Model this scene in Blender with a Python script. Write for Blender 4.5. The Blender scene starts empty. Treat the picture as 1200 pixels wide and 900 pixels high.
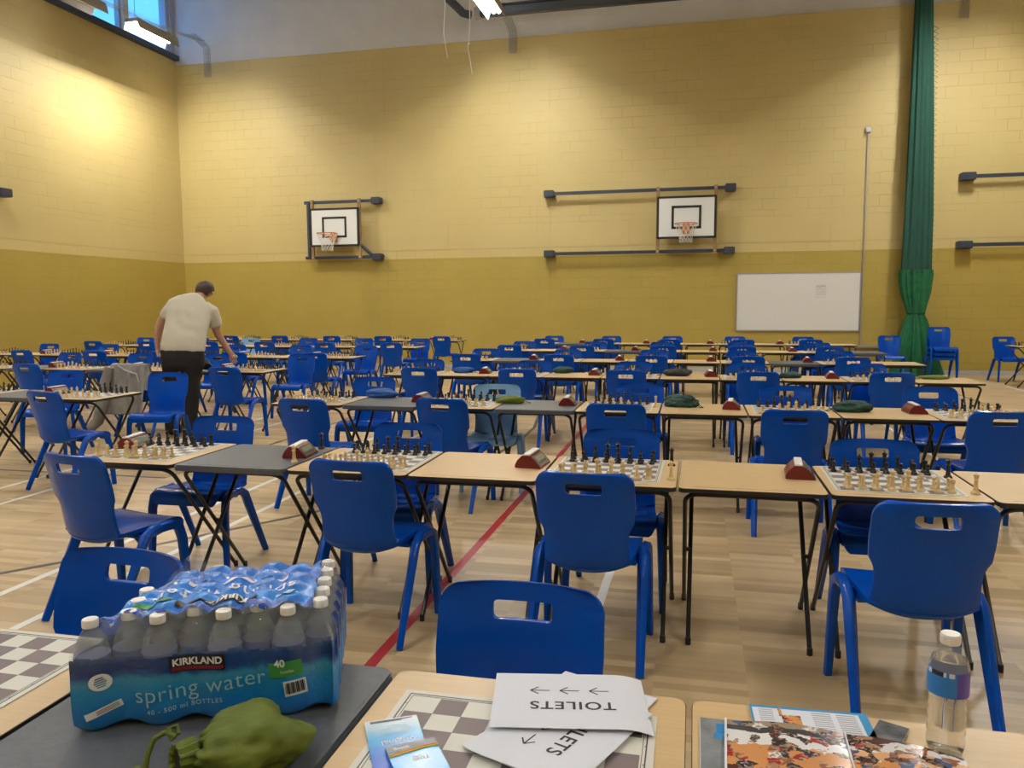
import bpy, bmesh, math, random
from mathutils import Vector, Matrix, noise
random.seed(7)
PI = math.pi
sc = bpy.context.scene
COL = sc.collection

# ------------------------------------------------------------------ camera
F, PIT, ROL, YAW, CH = 925., .1014, -.0059, .2267, 1.48
cam = bpy.data.cameras.new('camera'); co = bpy.data.objects.new('camera', cam); COL.objects.link(co)
cam.sensor_fit = 'HORIZONTAL'; cam.sensor_width = 36; cam.lens = 36 * F / 1200.; cam.clip_end = 100; cam.clip_start = .05
fwd = Vector((-math.sin(YAW) * math.cos(PIT), math.cos(YAW) * math.cos(PIT), -math.sin(PIT)))
right = Vector((math.cos(YAW), math.sin(YAW), 0)); up = right.cross(fwd)
# the picture is rolled a little
def _basis(s):
    rr = (right * math.cos(s) + up * math.sin(s)).normalized(); return rr, rr.cross(fwd)
rr, uu = _basis(ROL)
co.matrix_world = Matrix(((rr.x, uu.x, -fwd.x, 0), (rr.y, uu.y, -fwd.y, 0), (rr.z, uu.z, -fwd.z, CH), (0, 0, 0, 1)))
sc.camera = co

def proj(x, y, z):
    v = Vector((x, y, z - CH)); d = v.dot(fwd)
    if d < .1: return (-9999, -9999)
    return 600 + F * v.dot(rr) / d, 450 - F * v.dot(uu) / d
def infr(x, y, z, m=25):
    a, b = proj(x, y, z); return -m < a < 1200 + m and -m < b < 900 + m

# ------------------------------------------------------------------ materials
def mat(name, col, rough=.5, metal=0, **kw):
    m = bpy.data.materials.new(name); m.use_nodes = True
    b = m.node_tree.nodes['Principled BSDF']
    b.inputs['Base Color'].default_value = (*col, 1); b.inputs['Roughness'].default_value = rough; b.inputs['Metallic'].default_value = metal
    for k, v in kw.items(): b.inputs[k.replace('_', ' ')].default_value = v
    return m
def nod(m): return m.node_tree.nodes, m.node_tree.links, m.node_tree.nodes['Principled BSDF']
def N(m, t, **kw):
    n = m.node_tree.nodes.new(t)
    for k, v in kw.items():
        if k[0] == '_': n.inputs[k[1:].replace('_', ' ')].default_value = v
        else: setattr(n, k, v)
    return n
def math_(m, op, a, b=None, c=None):
    n = N(m, 'ShaderNodeMath', operation=op); L = m.node_tree.links
    for i, v in enumerate((a, b, c)):
        if v is None: continue
        if isinstance(v, (int, float)): n.inputs[i].default_value = v
        else: L.new(v, n.inputs[i])
    return n.outputs[0]
def mixc(m, f, a, b):
    n = N(m, 'ShaderNodeMix', data_type='RGBA'); L = m.node_tree.links
    for s, v in ((n.inputs[0], f), (n.inputs[6], a), (n.inputs[7], b)):
        if isinstance(v, tuple): s.default_value = (*v, 1)
        elif isinstance(v, (int, float)): s.default_value = v
        else: L.new(v, s)
    return n.outputs[2]
def noisy(m, scale, c1, c2, bump=0, detail=4, bscale=None, coord='Object'):
    nn, L, b = nod(m)
    tc = N(m, 'ShaderNodeTexCoord'); n = N(m, 'ShaderNodeTexNoise', _Scale=scale, _Detail=detail)
    L.new(tc.outputs[coord], n.inputs['Vector'])
    f = math_(m, 'MULTIPLY_ADD', n.outputs[0], 2.2, -.6); f.node.use_clamp = True
    L.new(mixc(m, f, c1, c2), b.inputs['Base Color'])
    if bump:
        n2 = N(m, 'ShaderNodeTexNoise', _Scale=bscale or scale, _Detail=5); L.new(tc.outputs[coord], n2.inputs['Vector'])
        bp = N(m, 'ShaderNodeBump', _Strength=bump, _Distance=.01); L.new(n2.outputs[0], bp.inputs['Height']); L.new(bp.outputs[0], b.inputs['Normal'])
    return m

def wall_mat(name, axis):
    m = mat(name, (1, 1, 1), .55); nn, L, b = nod(m)
    tc = N(m, 'ShaderNodeTexCoord'); sp = N(m, 'ShaderNodeSeparateXYZ'); L.new(tc.outputs['Object'], sp.inputs[0])
    cb = N(m, 'ShaderNodeCombineXYZ'); L.new(sp.outputs[axis], cb.inputs[0]); L.new(sp.outputs[2], cb.inputs[1])
    br = N(m, 'ShaderNodeTexBrick', offset=.5, _Scale=1., _Mortar_Size=.0055, _Mortar_Smooth=.35, _Brick_Width=.45, _Row_Height=.2265, _Bias=0.)
    L.new(cb.outputs[0], br.inputs['Vector'])
    br.inputs['Color1'].default_value = (0.0, 0, 0, 1); br.inputs['Color2'].default_value = (1, 1, 1, 1); br.inputs['Mortar'].default_value = (.5, .5, .5, 1)
    b2 = N(m, 'ShaderNodeTexBrick', offset=.37, _Scale=1., _Mortar_Size=.006, _Mortar_Smooth=.3, _Brick_Width=4.1, _Row_Height=.57)
    mp = N(m, 'ShaderNodeMapping'); mp.inputs['Location'].default_value = (1.4, .15, 0); L.new(cb.outputs[0], mp.inputs[0]); L.new(mp.outputs[0], b2.inputs['Vector'])
    inb = math_(m, 'MULTIPLY', math_(m, 'GREATER_THAN', sp.outputs[2], 2.70), math_(m, 'LESS_THAN', sp.outputs[2], 3.27))
    mort_shade = math_(m, 'ADD', math_(m, 'MULTIPLY', br.outputs['Fac'], math_(m, 'SUBTRACT', 1., inb)), math_(m, 'MULTIPLY', b2.outputs['Fac'], inb))
    # movement joints
    for j in ((-3.43, -3.14, -7.24, -6.98) if axis == 0 else (4.1, 10.2, 16.4)):
        d = math_(m, 'ABSOLUTE', math_(m, 'SUBTRACT', sp.outputs[axis], j)); mort_shade = math_(m, 'MAXIMUM', mort_shade, math_(m, 'LESS_THAN', d, .006))
    n1 = N(m, 'ShaderNodeTexNoise', _Scale=.9, _Detail=6, _Roughness=.6); L.new(tc.outputs['Object'], n1.inputs['Vector'])
    n2 = N(m, 'ShaderNodeTexNoise', _Scale=70., _Detail=3); L.new(tc.outputs['Object'], n2.inputs['Vector'])
    hi = mixc(m, n1.outputs[0], (.56, .445, .180), (.63, .51, .225)); lo = mixc(m, n1.outputs[0], (.40, .30, .055), (.46, .35, .078))
    edge = math_(m, 'MULTIPLY_ADD', n1.outputs[0], .03, 2.515)
    c = mixc(m, math_(m, 'GREATER_THAN', sp.outputs[2], edge), lo, hi)
    c = mixc(m, math_(m, 'MULTIPLY', math_(m, 'SUBTRACT', br.outputs['Color'], .5), .05), c, (.8, .7, .35))
    n3 = N(m, 'ShaderNodeTexNoise', _Scale=1.7, _Detail=3); L.new(tc.outputs['Object'], n3.inputs['Vector'])
    vis = math_(m, 'MULTIPLY_ADD', n3.outputs[0], 5.0, -2.1); vis.node.use_clamp = True
    mort_shade = math_(m, 'MULTIPLY', mort_shade, math_(m, 'MULTIPLY_ADD', vis, .8, .2))
    ledge_shade = math_(m, 'LESS_THAN', math_(m, 'ABSOLUTE', math_(m, 'SUBTRACT', sp.outputs[2], 2.725)), .009); mort_shade = math_(m, 'MAXIMUM', mort_shade, ledge_shade)  # shadow line of the ledge painted dark, merged with the mortar joints
    c = mixc(m, math_(m, 'MULTIPLY', mort_shade, .17), c, (.26, .19, .05))
    L.new(c, b.inputs['Base Color'])
    h = math_(m, 'ADD', math_(m, 'MULTIPLY', mort_shade, -1.), math_(m, 'MULTIPLY', n2.outputs[0], .12))
    bp = N(m, 'ShaderNodeBump', _Strength=.8, _Distance=.006); L.new(h, bp.inputs['Height']); L.new(bp.outputs[0], b.inputs['Normal'])
    return m

def floor_mat():
    m = mat('maple_strip_floor', (1, 1, 1), .3); nn, L, b = nod(m)
    tc = N(m, 'ShaderNodeTexCoord')
    def br(w, h, off, mo):
        n = N(m, 'ShaderNodeTexBrick', offset=off, offset_frequency=1, squash=1., _Scale=1., _Mortar_Size=mo, _Mortar_Smooth=.2, _Brick_Width=w, _Row_Height=h)
        n.inputs['Color1'].default_value = (0, 0, 0, 1); n.inputs['Color2'].default_value = (1, 1, 1, 1); n.inputs['Mortar'].default_value = (.35, .35, .35, 1)
        L.new(tc.outputs['Object'], n.inputs['Vector']); return n
    a = br(.36, .052, .37, .0005)
    mp = N(m, 'ShaderNodeMapping'); mp.inputs['Scale'].default_value = (1.3, 22, 1); L.new(tc.outputs['Object'], mp.inputs[0])
    g = N(m, 'ShaderNodeTexNoise', _Scale=1.6, _Detail=7, _Roughness=.6, _Distortion=.4); L.new(mp.outputs[0], g.inputs['Vector'])
    n2 = N(m, 'ShaderNodeTexNoise', _Scale=.8, _Detail=3); L.new(tc.outputs['Object'], n2.inputs['Vector'])
    c = mixc(m, a.outputs['Color'], (.38, .265, .135), (.70, .545, .325))
    c = mixc(m, math_(m, 'MULTIPLY', g.outputs[0], .5), c, (.38, .25, .125))
    c = mixc(m, math_(m, 'MULTIPLY', n2.outputs[0], .3), c, (.56, .43, .27))
    L.new(c, b.inputs['Base Color'])
    L.new(math_(m, 'MULTIPLY_ADD', n2.outputs[0], .18, .26), b.inputs['Roughness'])
    bp = N(m, 'ShaderNodeBump', _Strength=.15, _Distance=.002); L.new(a.outputs['Fac'], bp.inputs['Height']); bp.invert = True; L.new(bp.outputs[0], b.inputs['Normal'])
    return m

M = {}
M['wall_x'] = wall_mat('painted_blockwork_end', 0); M['wall_y'] = wall_mat('painted_blockwork_side', 1)
M['floor'] = floor_mat()
M['white_wall'] = noisy(mat('white_sheet', (.75, .76, .78), .7), 2, (.66, .67, .69), (.74, .75, .77))
M['blue'] = noisy(mat('blue_plastic', (.001, .07, .5), .2, 0, Specular_IOR_Level=.22), 3, (.0001, .056, .38), (.0001, .070, .46))
M['paleblue'] = mat('pale_blue_plastic', (.20, .41, .70), .35)
M['beech'] = mat('beech_laminate', (.74, .52, .28), .35)
def _beech():
    m = M['beech']; nn, L, b = nod(m); tc = N(m, 'ShaderNodeTexCoord'); mp = N(m, 'ShaderNodeMapping'); mp.inputs['Scale'].default_value = (3, 40, 3)
    L.new(tc.outputs['Object'], mp.inputs[0]); n = N(m, 'ShaderNodeTexNoise', _Scale=2.5, _Detail=6); L.new(mp.outputs[0], n.inputs['Vector'])
    L.new(mixc(m, n.outputs[0], (.55, .385, .195), (.68, .49, .27)), b.inputs['Base Color'])
_beech()
M['greytop'] = noisy(mat('grey_laminate', (.10, .11, .125), .45), 40, (.075, .085, .10), (.10, .11, .13), .1)
M['edge'] = mat('black_edging', (.02, .018, .018), .45)
M['groove'] = mat('groove_brown', (.36, .22, .10), .6)
M['steel'] = mat('black_painted_steel', (.012, .012, .013), .3, 0)
M['rubber'] = mat('black_rubber', (.015, .014, .014), .7)
M['boardw'] = mat('board_cream', (.66, .66, .60), .45)
M['boardd'] = mat('board_mauve', (.185, .145, .15), .5)
M['boardl'] = mat('board_print', (.05, .05, .06), .5)
M['cream'] = noisy(mat('cream_plastic', (.7, .52, .27), .35), 30, (.60, .44, .21), (.72, .56, .30))
M['black'] = mat('black_plastic', (.012, .012, .013), .3)
M['clock'] = mat('dark_red_plastic', (.14, .008, .009), .3)
M['clockface'] = mat('clock_grey_face', (.14, .125, .11), .25)
M['white'] = mat('white_plastic', (.8, .8, .8), .35)
M['lcd'] = mat('display_glass', (.22, .24, .20), .15)
M['slate'] = mat('slate_grey_metal', (.045, .055, .085), .4, .2)
M['duct'] = mat('dark_duct', (.07, .085, .11), .5, .3)
M['galv'] = mat('galvanised', (.45, .46, .47), .4, .7)
M['timber'] = noisy(mat('ply_timber', (.35, .22, .09), .6), 12, (.26, .16, .07), (.42, .27, .12))
M['bbw'] = mat('backboard_white', (.80, .82, .80), .4)
M['blackp'] = mat('black_paint', (.015, .015, .017), .5)
M['orange'] = mat('orange_rim', (.55, .22, .06), .4)
M['cord'] = mat('white_cord', (.8, .8, .75), .7)
M['wb'] = mat('whiteboard_enamel', (.76, .77, .74), .22)
M['alu'] = mat('aluminium', (.42, .42, .44), .4, .6)
M['pencil'] = mat('faint_pencil_print', (.42, .43, .43), .6)
M['netg'] = noisy(mat('green_netting', (.0, .06, .035), .8), 60, (.0035, .045, .032), (.010, .085, .055), .6, 5, 140)
M['clothg'] = noisy(mat('green_curtain_cloth', (.005, .14, .05), .75), 8, (.004, .10, .035), (.010, .17, .065))
M['skin'] = mat('skin', (.52, .29, .20), .5)
M['hair'] = noisy(mat('brown_hair', (.035, .02, .012), .6), 60, (.02, .012, .008), (.07, .04, .025), .4)
M['shirt'] = noisy(mat('cream_cotton', (.55, .52, .42), .9), 6, (.54, .51, .41), (.57, .54, .44), .3, 3, 9)
M['trous'] = mat('black_cotton', (.009, .009, .010), .85)
M['jacket'] = noisy(mat('grey_fleece', (.24, .23, .22), .9), 9, (.19, .185, .18), (.29, .28, .265), .5, 4, 12)
M['sole'] = mat('shoe_black', (.01, .01, .01), .6)
M['paper'] = mat('white_paper', (.68, .71, .80), .6)
M['ink'] = mat('black_ink', (.02, .02, .025), .6)
M['blackbag'] = noisy(mat('black_nylon', (.012, .012, .013), .5), 12, (.008, .008, .009), (.02, .02, .022), .5, 3, 30)
def bagmat(n, a, b): return noisy(mat(n, a, .7), 14, a, b, .5, 3, 22)
M['bag_lime'] = bagmat('olive_green_nylon', (.075, .110, .004), (.115, .155, .008))
M['bag_dkgreen'] = bagmat('dark_green_nylon', (.004, .035, .026), (.008, .055, .040))
M['bag_blue'] = bagmat('blue_nylon', (.004, .055, .24), (.006, .08, .32))
M['red_line'] = mat('red_line_paint', (.42, .02, .035), .35); M['white_line'] = mat('white_line_paint', (.78, .78, .76), .35)
M['black_line'] = mat('black_line_paint', (.045, .04, .04), .35); M['brown_line'] = mat('faded_brown_line', (.20, .14, .09), .4)
M['mullion'] = mat('window_frame_grey', (.42, .43, .48), .5); M['sill'] = mat('dark_blue_grey_sill', (.035, .05, .09), .5)
M['glass'] = mat('pane_glass', (.9, .95, 1), .05)
def transp(name, col, fac, rough=.08, alpha_col=(1, 1, 1)):
    m = bpy.data.materials.new(name); m.use_nodes = True; nt = m.node_tree; b = nt.nodes['Principled BSDF']
    b.inputs['Base Color'].default_value = (*col, 1); b.inputs['Roughness'].default_value = rough
    t = nt.nodes.new('ShaderNodeBsdfTransparent'); t.inputs[0].default_value = (*alpha_col, 1); mx = nt.nodes.new('ShaderNodeMixShader')
    mx.inputs[0].default_value = fac; nt.links.new(t.outputs[0], mx.inputs[1]); nt.links.new(b.outputs[0], mx.inputs[2])
    nt.links.new(mx.outputs[0], nt.nodes['Material Output'].inputs[0]); return m
M['glass'] = transp('pane_glass', (.6, .75, .9), .12)
M['pet'] = transp('clear_bottle_plastic', (.27, .31, .34), .42, .05)
M['petclear'] = transp('clear_bottle', (.85, .88, .9), .16, .05)
M['film'] = transp('clear_film', (.62, .70, .78), .16, .06)
M['water'] = mat('water', (.97, .98, .99), .02, 0, IOR=1.33, Transmission_Weight=1.)
def emis(name, col, s):
    m = bpy.data.materials.new(name); m.use_nodes = True; b = m.node_tree.nodes['Principled BSDF']
    b.inputs['Base Color'].default_value = (.8, .8, .8, 1); b.inputs['Emission Color'].default_value = (*col, 1); b.inputs['Emission Strength'].default_value = s; return m
M['tube'] = emis('lit_tube', (1, .97, .90), 160.)
M['tube_boosted'] = emis('bright_lit_tube', (1, .97, .91), 345.)  # end-wall row: emission raised to strengthen the light fans on the wall
M['reflector'] = mat('lamp_reflector', (.8, .8, .8), .35)
M['lamp_body'] = mat('lamp_housing', (.35, .34, .32), .5)

# ------------------------------------------------------------------ mesh helpers
class MB:
    def __init__(s): s.v = []; s.f = []; s.m = []; s.sm = []
    def add(s, vs, fs, mi=0, smooth=False):
        o = len(s.v); s.v += [tuple(v) for v in vs]
        for f in fs: s.f.append(tuple(i + o for i in f)); s.m.append(mi); s.sm.append(smooth)
    def box(s, c, d, mi=0, rot=None, bev=0):
        if bev:
            bm = bmesh.new(); bmesh.ops.create_cube(bm, size=1); bmesh.ops.scale(bm, vec=d, verts=bm.verts)
            bmesh.ops.bevel(bm, geom=bm.edges[:], offset=bev, segments=2, affect='EDGES'); bm.verts.index_update()
            vs = [v.co.copy() for v in bm.verts]; fs = [[v.index for v in f.verts] for f in bm.faces]; bm.free()
        else:
            vs = [Vector((x * d[0] / 2, y * d[1] / 2, z * d[2] / 2)) for x in (-1, 1) for y in (-1, 1) for z in (-1, 1)]
            fs = [(0, 1, 3, 2), (4, 6, 7, 5), (0, 4, 5, 1), (2, 3, 7, 6), (0, 2, 6, 4), (1, 5, 7, 3)]
        if rot is not None: vs = [rot @ v for v in vs]
        s.add([v + Vector(c) for v in vs], fs, mi, bool(bev))
    def tube(s, pts, r, n=8, mi=0, cap=True, up=None, sq=None):
        pts = [Vector(p) for p in pts]; k = len(pts)
        rs = r if isinstance(r, (list, tuple)) else [r] * k
        vs = []; prev = None
        for i, p in enumerate(pts):
            t = (pts[min(i + 1, k - 1)] - pts[max(i - 1, 0)])
            t = t.normalized() if t.length > 1e-9 else Vector((0, 0, 1))
            if prev is None:
                a = Vector(up) if up else (Vector((0, 0, 1)) if abs(t.z) < .9 else Vector((1, 0, 0)))
                a = (a - t * a.dot(t)).normalized()
            else: a = (prev - t * prev.dot(t)).normalized()
            prev = a; b = t.cross(a)
            for j in range(n):
                q = 2 * PI * (j + .5) / n; ca, sa = math.cos(q), math.sin(q)
                if sq:
                    e = .45; ca = math.copysign(abs(ca) ** e, ca); sa = math.copysign(abs(sa) ** e, sa)
                    vs.append(p + a * ca * rs[i] * sq[0] + b * sa * rs[i] * sq[1])
                else: vs.append(p + a * ca * rs[i] + b * sa * rs[i])
        fs = [(i * n + j, i * n + (j + 1) % n, (i + 1) * n + (j + 1) % n, (i + 1) * n + j) for i in range(k - 1) for j in range(n)]
        s.add(vs, fs, mi, True)
        if cap: s.add([vs[j] for j in range(n)] + [vs[(k - 1) * n + j] for j in range(n)], [tuple(range(n))[::-1], tuple(range(n, 2 * n))], mi)
    def lathe(s, prof, n=16, c=(0, 0, 0), mi=0, sx=1., sy=1.):
        vs = []; k = len(prof)
        for r, z in prof:
            for j in range(n): q = 2 * PI * j / n; vs.append((c[0] + r * math.cos(q) * sx, c[1] + r * math.sin(q) * sy, c[2] + z))
        fs = [(i * n + j, i * n + (j + 1) % n, (i + 1) * n + (j + 1) % n, (i + 1) * n + j) for i in range(k - 1) for j in range(n)]
        s.add(vs, fs, mi, True)
        if prof[0][0] > 1e-4: s.add(vs[:n], [tuple(range(n))[::-1]], mi)
        if prof[-1][0] > 1e-4: s.add(vs[-n:], [tuple(range(n))], mi)
    def prism(s, poly, axis, a, b, mi=0, smooth=False):
        n = len(poly)
        def P(u, v, w): return {0: (w, u, v), 1: (u, w, v), 2: (u, v, w)}[axis]
        vs = [P(u, v, a) for u, v in poly] + [P(u, v, b) for u, v in poly]
        s.add(vs, [tuple(range(n))[::-1], tuple(range(n, 2 * n))], mi); s.add(vs, [(i, (i + 1) % n, (i + 1) % n + n, i + n) for i in range(n)], mi, smooth)
    def loft(s, rings, n=20, mi=0, cap=True):  # ring: centre, vector a, vector b
        vs = []
        for c, a, b in rings:
            c, a, b = Vector(c), Vector(a), Vector(b)
            for j in range(n): q = 2 * PI * j / n; vs.append(c + a * math.cos(q) + b * math.sin(q))
        k = len(rings)
        s.add(vs, [(i * n + j, i * n + (j + 1) % n, (i + 1) * n + (j + 1) % n, (i + 1) * n + j) for i in range(k - 1) for j in range(n)], mi, True)
        if cap: s.add(vs[:n], [tuple(range(n))[::-1]], mi, True); s.add(vs[-n:], [tuple(range(n))], mi, True)
    def build(s, name, mats, parent=None, loc=None, rotz=0, fix=True):
        me = bpy.data.meshes.new(name); me.from_pydata(s.v, [], s.f)
        if not isinstance(mats, (list, tuple)): mats = [mats]
        for m in mats: me.materials.append(M[m] if isinstance(m, str) else m)
        me.polygons.foreach_set('material_index', s.m); me.polygons.foreach_set('use_smooth', s.sm)
        bm = bmesh.new(); bm.from_mesh(me)
        bmesh.ops.remove_doubles(bm, verts=bm.verts, dist=1e-6)
        if fix: bmesh.ops.recalc_face_normals(bm, faces=bm.faces)
        bm.to_mesh(me); bm.free()
        o = bpy.data.objects.new(name, me); COL.objects.link(o)
        if parent: o.parent = parent
        if loc is not None: o.location = loc
        if rotz: o.rotation_euler = (0, 0, rotz)
        try: me.set_sharp_from_angle(angle=math.radians(38))
        except Exception: pass
        return o
def tag(o, label, cat, group=None, kind=None):
    o['label'] = label; o['category'] = cat
    if group: o['group'] = group
    if kind: o['kind'] = kind
    return o
def empty(name, loc=(0, 0, 0), rz=0):
    o = bpy.data.objects.new(name, None); COL.objects.link(o); o.location = loc; o.rotation_euler = (0, 0, rz); o.empty_display_size = .05; return o
KIDS = {}
def kids(o):
    return [c for c in bpy.data.objects if c.parent == o] if o.name not in KIDS else KIDS[o.name]
def register(root):
    for o in [root] + [c for c in bpy.data.objects if c.parent == root]: KIDS[o.name] = [c for c in bpy.data.objects if c.parent == o]
def copy_tree(o, parent=None):
    c = o.copy(); COL.objects.link(c)
    if parent: c.parent = parent
    for ch in KIDS.get(o.name, []): copy_tree(ch, c)
    return c
USED = {}
def inst(proto, loc, rz, label, cat, group):
    if proto.name not in USED: USED[proto.name] = 1; o = proto
    else: o = copy_tree(proto)
    o.location = loc; o.rotation_euler = (0, 0, rz); tag(o, label, cat, group); return o
def mesh_eval(o):
    dg = bpy.context.evaluated_depsgraph_get(); me = bpy.data.meshes.new_from_object(o.evaluated_get(dg)); return me
def text_mesh(body, size, ext=.0, weight=0., align='CENTER', shear=0, spacing=1.):
    cu = bpy.data.curves.new('t', 'FONT'); cu.body = body; cu.size = size; cu.align_x = align; cu.align_y = 'CENTER'; cu.extrude = ext; cu.offset = weight; cu.shear = shear; cu.space_character = spacing
    o = bpy.data.objects.new('t', cu); COL.objects.link(o); bpy.context.view_layer.update()
    me = mesh_eval(o); vs = [v.co.copy() for v in me.vertices]; fs = [tuple(p.vertices) for p in me.polygons]
    bpy.data.objects.remove(o); bpy.data.meshes.remove(me); return vs, fs
def struct(o, part=False):
    if not part: o['kind'] = 'structure'
    return o
# ------------------------------------------------------------------ the hall
XL, YW, XR, YB, ZC = -12.35, 17.47, 10.5, -6.0, 8.9
b = MB(); b.box(((XL + XR) / 2, (YW + YB) / 2, -.05), (XR - XL + .6, YW - YB + .6, .1)); floor = struct(b.build('floor', 'floor'))
b = MB(); b.box(((XL + XR) / 2, YW + .15, 3.63), (XR - XL + .6, .3, 7.26)); wb_ = struct(b.build('wall_back', 'wall_x'))
b = MB(); b.box(((XL + XR) / 2, YW + .17, 8.1), (XR - XL + .6, .24, 1.68)); struct(b.build('wall_back_upper', 'white_wall'))
b = MB(); b.box((XL - .15, (YW + YB) / 2, 3.68), (.3, YW - YB, 7.36)); struct(b.build('wall_left', 'wall_y'))
b = MB(); b.box((XR + .15, (YW + YB) / 2, 4.4), (.3, YW - YB, 9.1)); struct(b.build('wall_right', 'wall_y'))
b = MB(); b.box(((XL + XR) / 2, YB - .15, 4.4), (XR - XL + .6, .3, 9.1)); struct(b.build('wall_front', 'wall_x'))
b = MB(); b.box(((XL + XR) / 2, (YW + YB) / 2, ZC + .05), (XR - XL + .6, YW - YB + .6, .1)); struct(b.build('ceiling', 'white_wall'))
b = MB(); b.box(((4.0 + XR) / 2, YW - .008, .045), (XR - 4.0, .014, .09)); b.box(((XL + 3.0) / 2, YW - .008, .045), (3.0 - XL, .014, .09)); struct(b.build('baseboard_back', mat('grey_skirting', (.42, .44, .46), .5)))
# clerestory windows above the left wall
b = MB()
zs, zt = 7.47, 8.75
b.box((XL - .05, (YW + YB) / 2, 7.415), (.34, YW - YB, .11)); struct(b.build('trim_sill_left', 'sill'))
b = MB(); b.box((XL - .15, (YW + YB) / 2, 8.86), (.3, YW - YB, .1)); b.box((XL - .15, 17.41, 8.1), (.3, .12, 1.5)); b.box((XL - .15, -5.8, 8.1), (.3, .4, 1.5)); struct(b.build('wall_left_upper', 'mullion'))
ys = [17.33, 15.9, 15.72, 13.4, 13.22, 10.9, 10.72, 8.4, 8.22, 5.9, 5.72, 3.4, 3.22, .9, .72, -1.6, -1.78, -5.6]
for i in range(0, len(ys), 2):
    y1, y0 = ys[i], ys[i + 1]
    w = empty('window_%d' % (i // 2 + 1), (XL - .12, (y0 + y1) / 2, zs)); w['kind'] = 'structure'
    h = (y1 - y0) / 2; f = MB()
    for yy in (-h + .03, h - .03): f.box((0, yy, .66), (.12, .06, 1.38))
    f.box((0, 0, .02), (.12, 2 * h, .05)); f.box((0, 0, 1.3), (.12, 2 * h, .06)); f.build('window_frame', 'mullion', w)
    f = MB(); f.box((0, 0, .66), (.01, 2 * h - .1, 1.24)); f.build('window_pane', 'glass', w)
    if i + 2 < len(ys):
        f = MB(); f.box((XL - .10, (ys[i + 1] + ys[i + 2]) / 2, 8.14), (.2, ys[i + 1] - ys[i + 2], 1.36)); struct(f.build('trim_%d' % (i // 2 + 1), 'white_wall'))
# sport lines: thin paint on the floor
def fline(pts, w, m):
    b = MB(); P = [Vector((p[0], p[1], 0)) for p in pts]; vs = []
    for i, p in enumerate(P):
        t = (P[min(i + 1, len(P) - 1)] - P[max(i - 1, 0)]).normalized(); n = Vector((-t.y, t.x, 0)) * w / 2
        vs += [p + n, p - n, p + n + Vector((0, 0, .0015)), p - n + Vector((0, 0, .0015))]
    fs = []
    for i in range(len(P) - 1): a = 4 * i; c = a + 4; fs += [(a + 2, c + 2, c + 3, a + 3), (a, a + 2, c + 2, c), (a + 1, c + 1, c + 3, a + 3)]
    b.add(vs, fs); o = b.build('court_line', m, floor); return o
fline([(-1.30, -5.5), (-1.27, 6), (-1.23, 16.8)], .05, 'red_line')
fline([(-.44, 3.3), (-.42, 5.2)], .045, 'white_line')
fline([(-3.04, -2), (-3.03, 12)], .045, 'white_line'); fline([(-3.49, -2), (-3.45, 12)], .045, 'white_line')
fline([(-5.07, -2), (-5.07, 14)], .04, 'white_line'); fline([(-5.52, -2), (-5.52, 14)], .04, 'white_line')
fline([(2.28, 2), (2.24, 14)], .04, 'white_line'); fline([(5.3, 5), (5.3, 15.2)], .04, 'white_line')
fline([(4.1, 8), (4.12, 15)], .04, 'brown_line')
arc = []
for i in range(15):
    q = i / 14; arc.append((-4.6 + q * 2.6 + .25 * math.sin(q * PI) * .0, 2.9 + 1.0 * q + 1.2 * q * q + .1))
fline([(-4.6, 3.05), (-3.765, 3.50), (-3.27, 4.12), (-2.66, 5.03), (-2.2, 5.9), (-1.95, 6.9), (-1.82, 8.1), (-1.85, 9.2), (-2.0, 10.3)], .04, 'black_line')
fline([(-8.5, 5.86), (-4.43, 5.86), (-4.44, 6.6)], .035, 'black_line'); fline([(-4.38, 6.6), (-4.38, 12)], .035, 'black_line')
fline([(-11, 9.9), (-4.4, 9.9)], .035, 'red_line')

# ------------------------------------------------------------------ light fittings in rows under the roof
def make_lamp(lit):
    root = empty('strip_light')
    b = MB(); b.box((0, 0, .05), (.30, 1.24, .07), 0, None, .01)
    for s in (-1, 1): b.prism([(s * .12, .03), (s * .16, .03), (s * .178, -.112), (s * .171, -.112)], 1, -.62, .62)
    b.build('housing', 'lamp_body', root)
    for s in (-1, 1):
        b = MB(); b.box((s * .05, 0, -.008), (.055, 1.2, .024), 0, None, .01); b.build('lamp_tube', {1: 'tube', 2: 'tube_boosted', 0: 'reflector'}[lit], root)
    b = MB(); b.box((0, 0, .012), (.24, 1.22, .006)); b.build('reflector', 'reflector', root)
    for s in (-1, 1):
        b = MB(); b.tube([(0, s * .5, .08), (0, s * .5, ZC - 7.0)], .006, 6); b.build('hanger', 'galv', root)
    register(root); return root
lamp = make_lamp(1); lampoff = make_lamp(0); lamp_boosted = make_lamp(2)
LX = (-10.83, -3.77, 4.95)
nl = 0
lamp_txt = {(-10.83, 0): 'lit twin-tube strip light under the clerestory window, left corner', (-3.77, 0): 'lit strip light glaring at the top of the picture, beside the dark duct',
            (4.95, 0): 'lit strip light above the end wall, right of the green curtain'}
for i, x in enumerate(LX):
    for j, y in enumerate((14.62, 10.2, 5.8, 1.4, -3.0)):
        lab = lamp_txt.get((x, j), 'lit strip light, %s row from the left, %s from the end wall' % (('first', 'second', 'third')[i], ('first', 'second', 'third', 'fourth', 'fifth')[j]))
        inst(lamp if j else lamp_boosted, (x, y, 7.0), 0, lab, 'light', 'lit strip lights under the roof')
inst(lampoff, (-11.0, 12.75, 7.05), 0, 'unlit strip light at the top left edge, before the window', 'light', 'strip lights')
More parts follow.
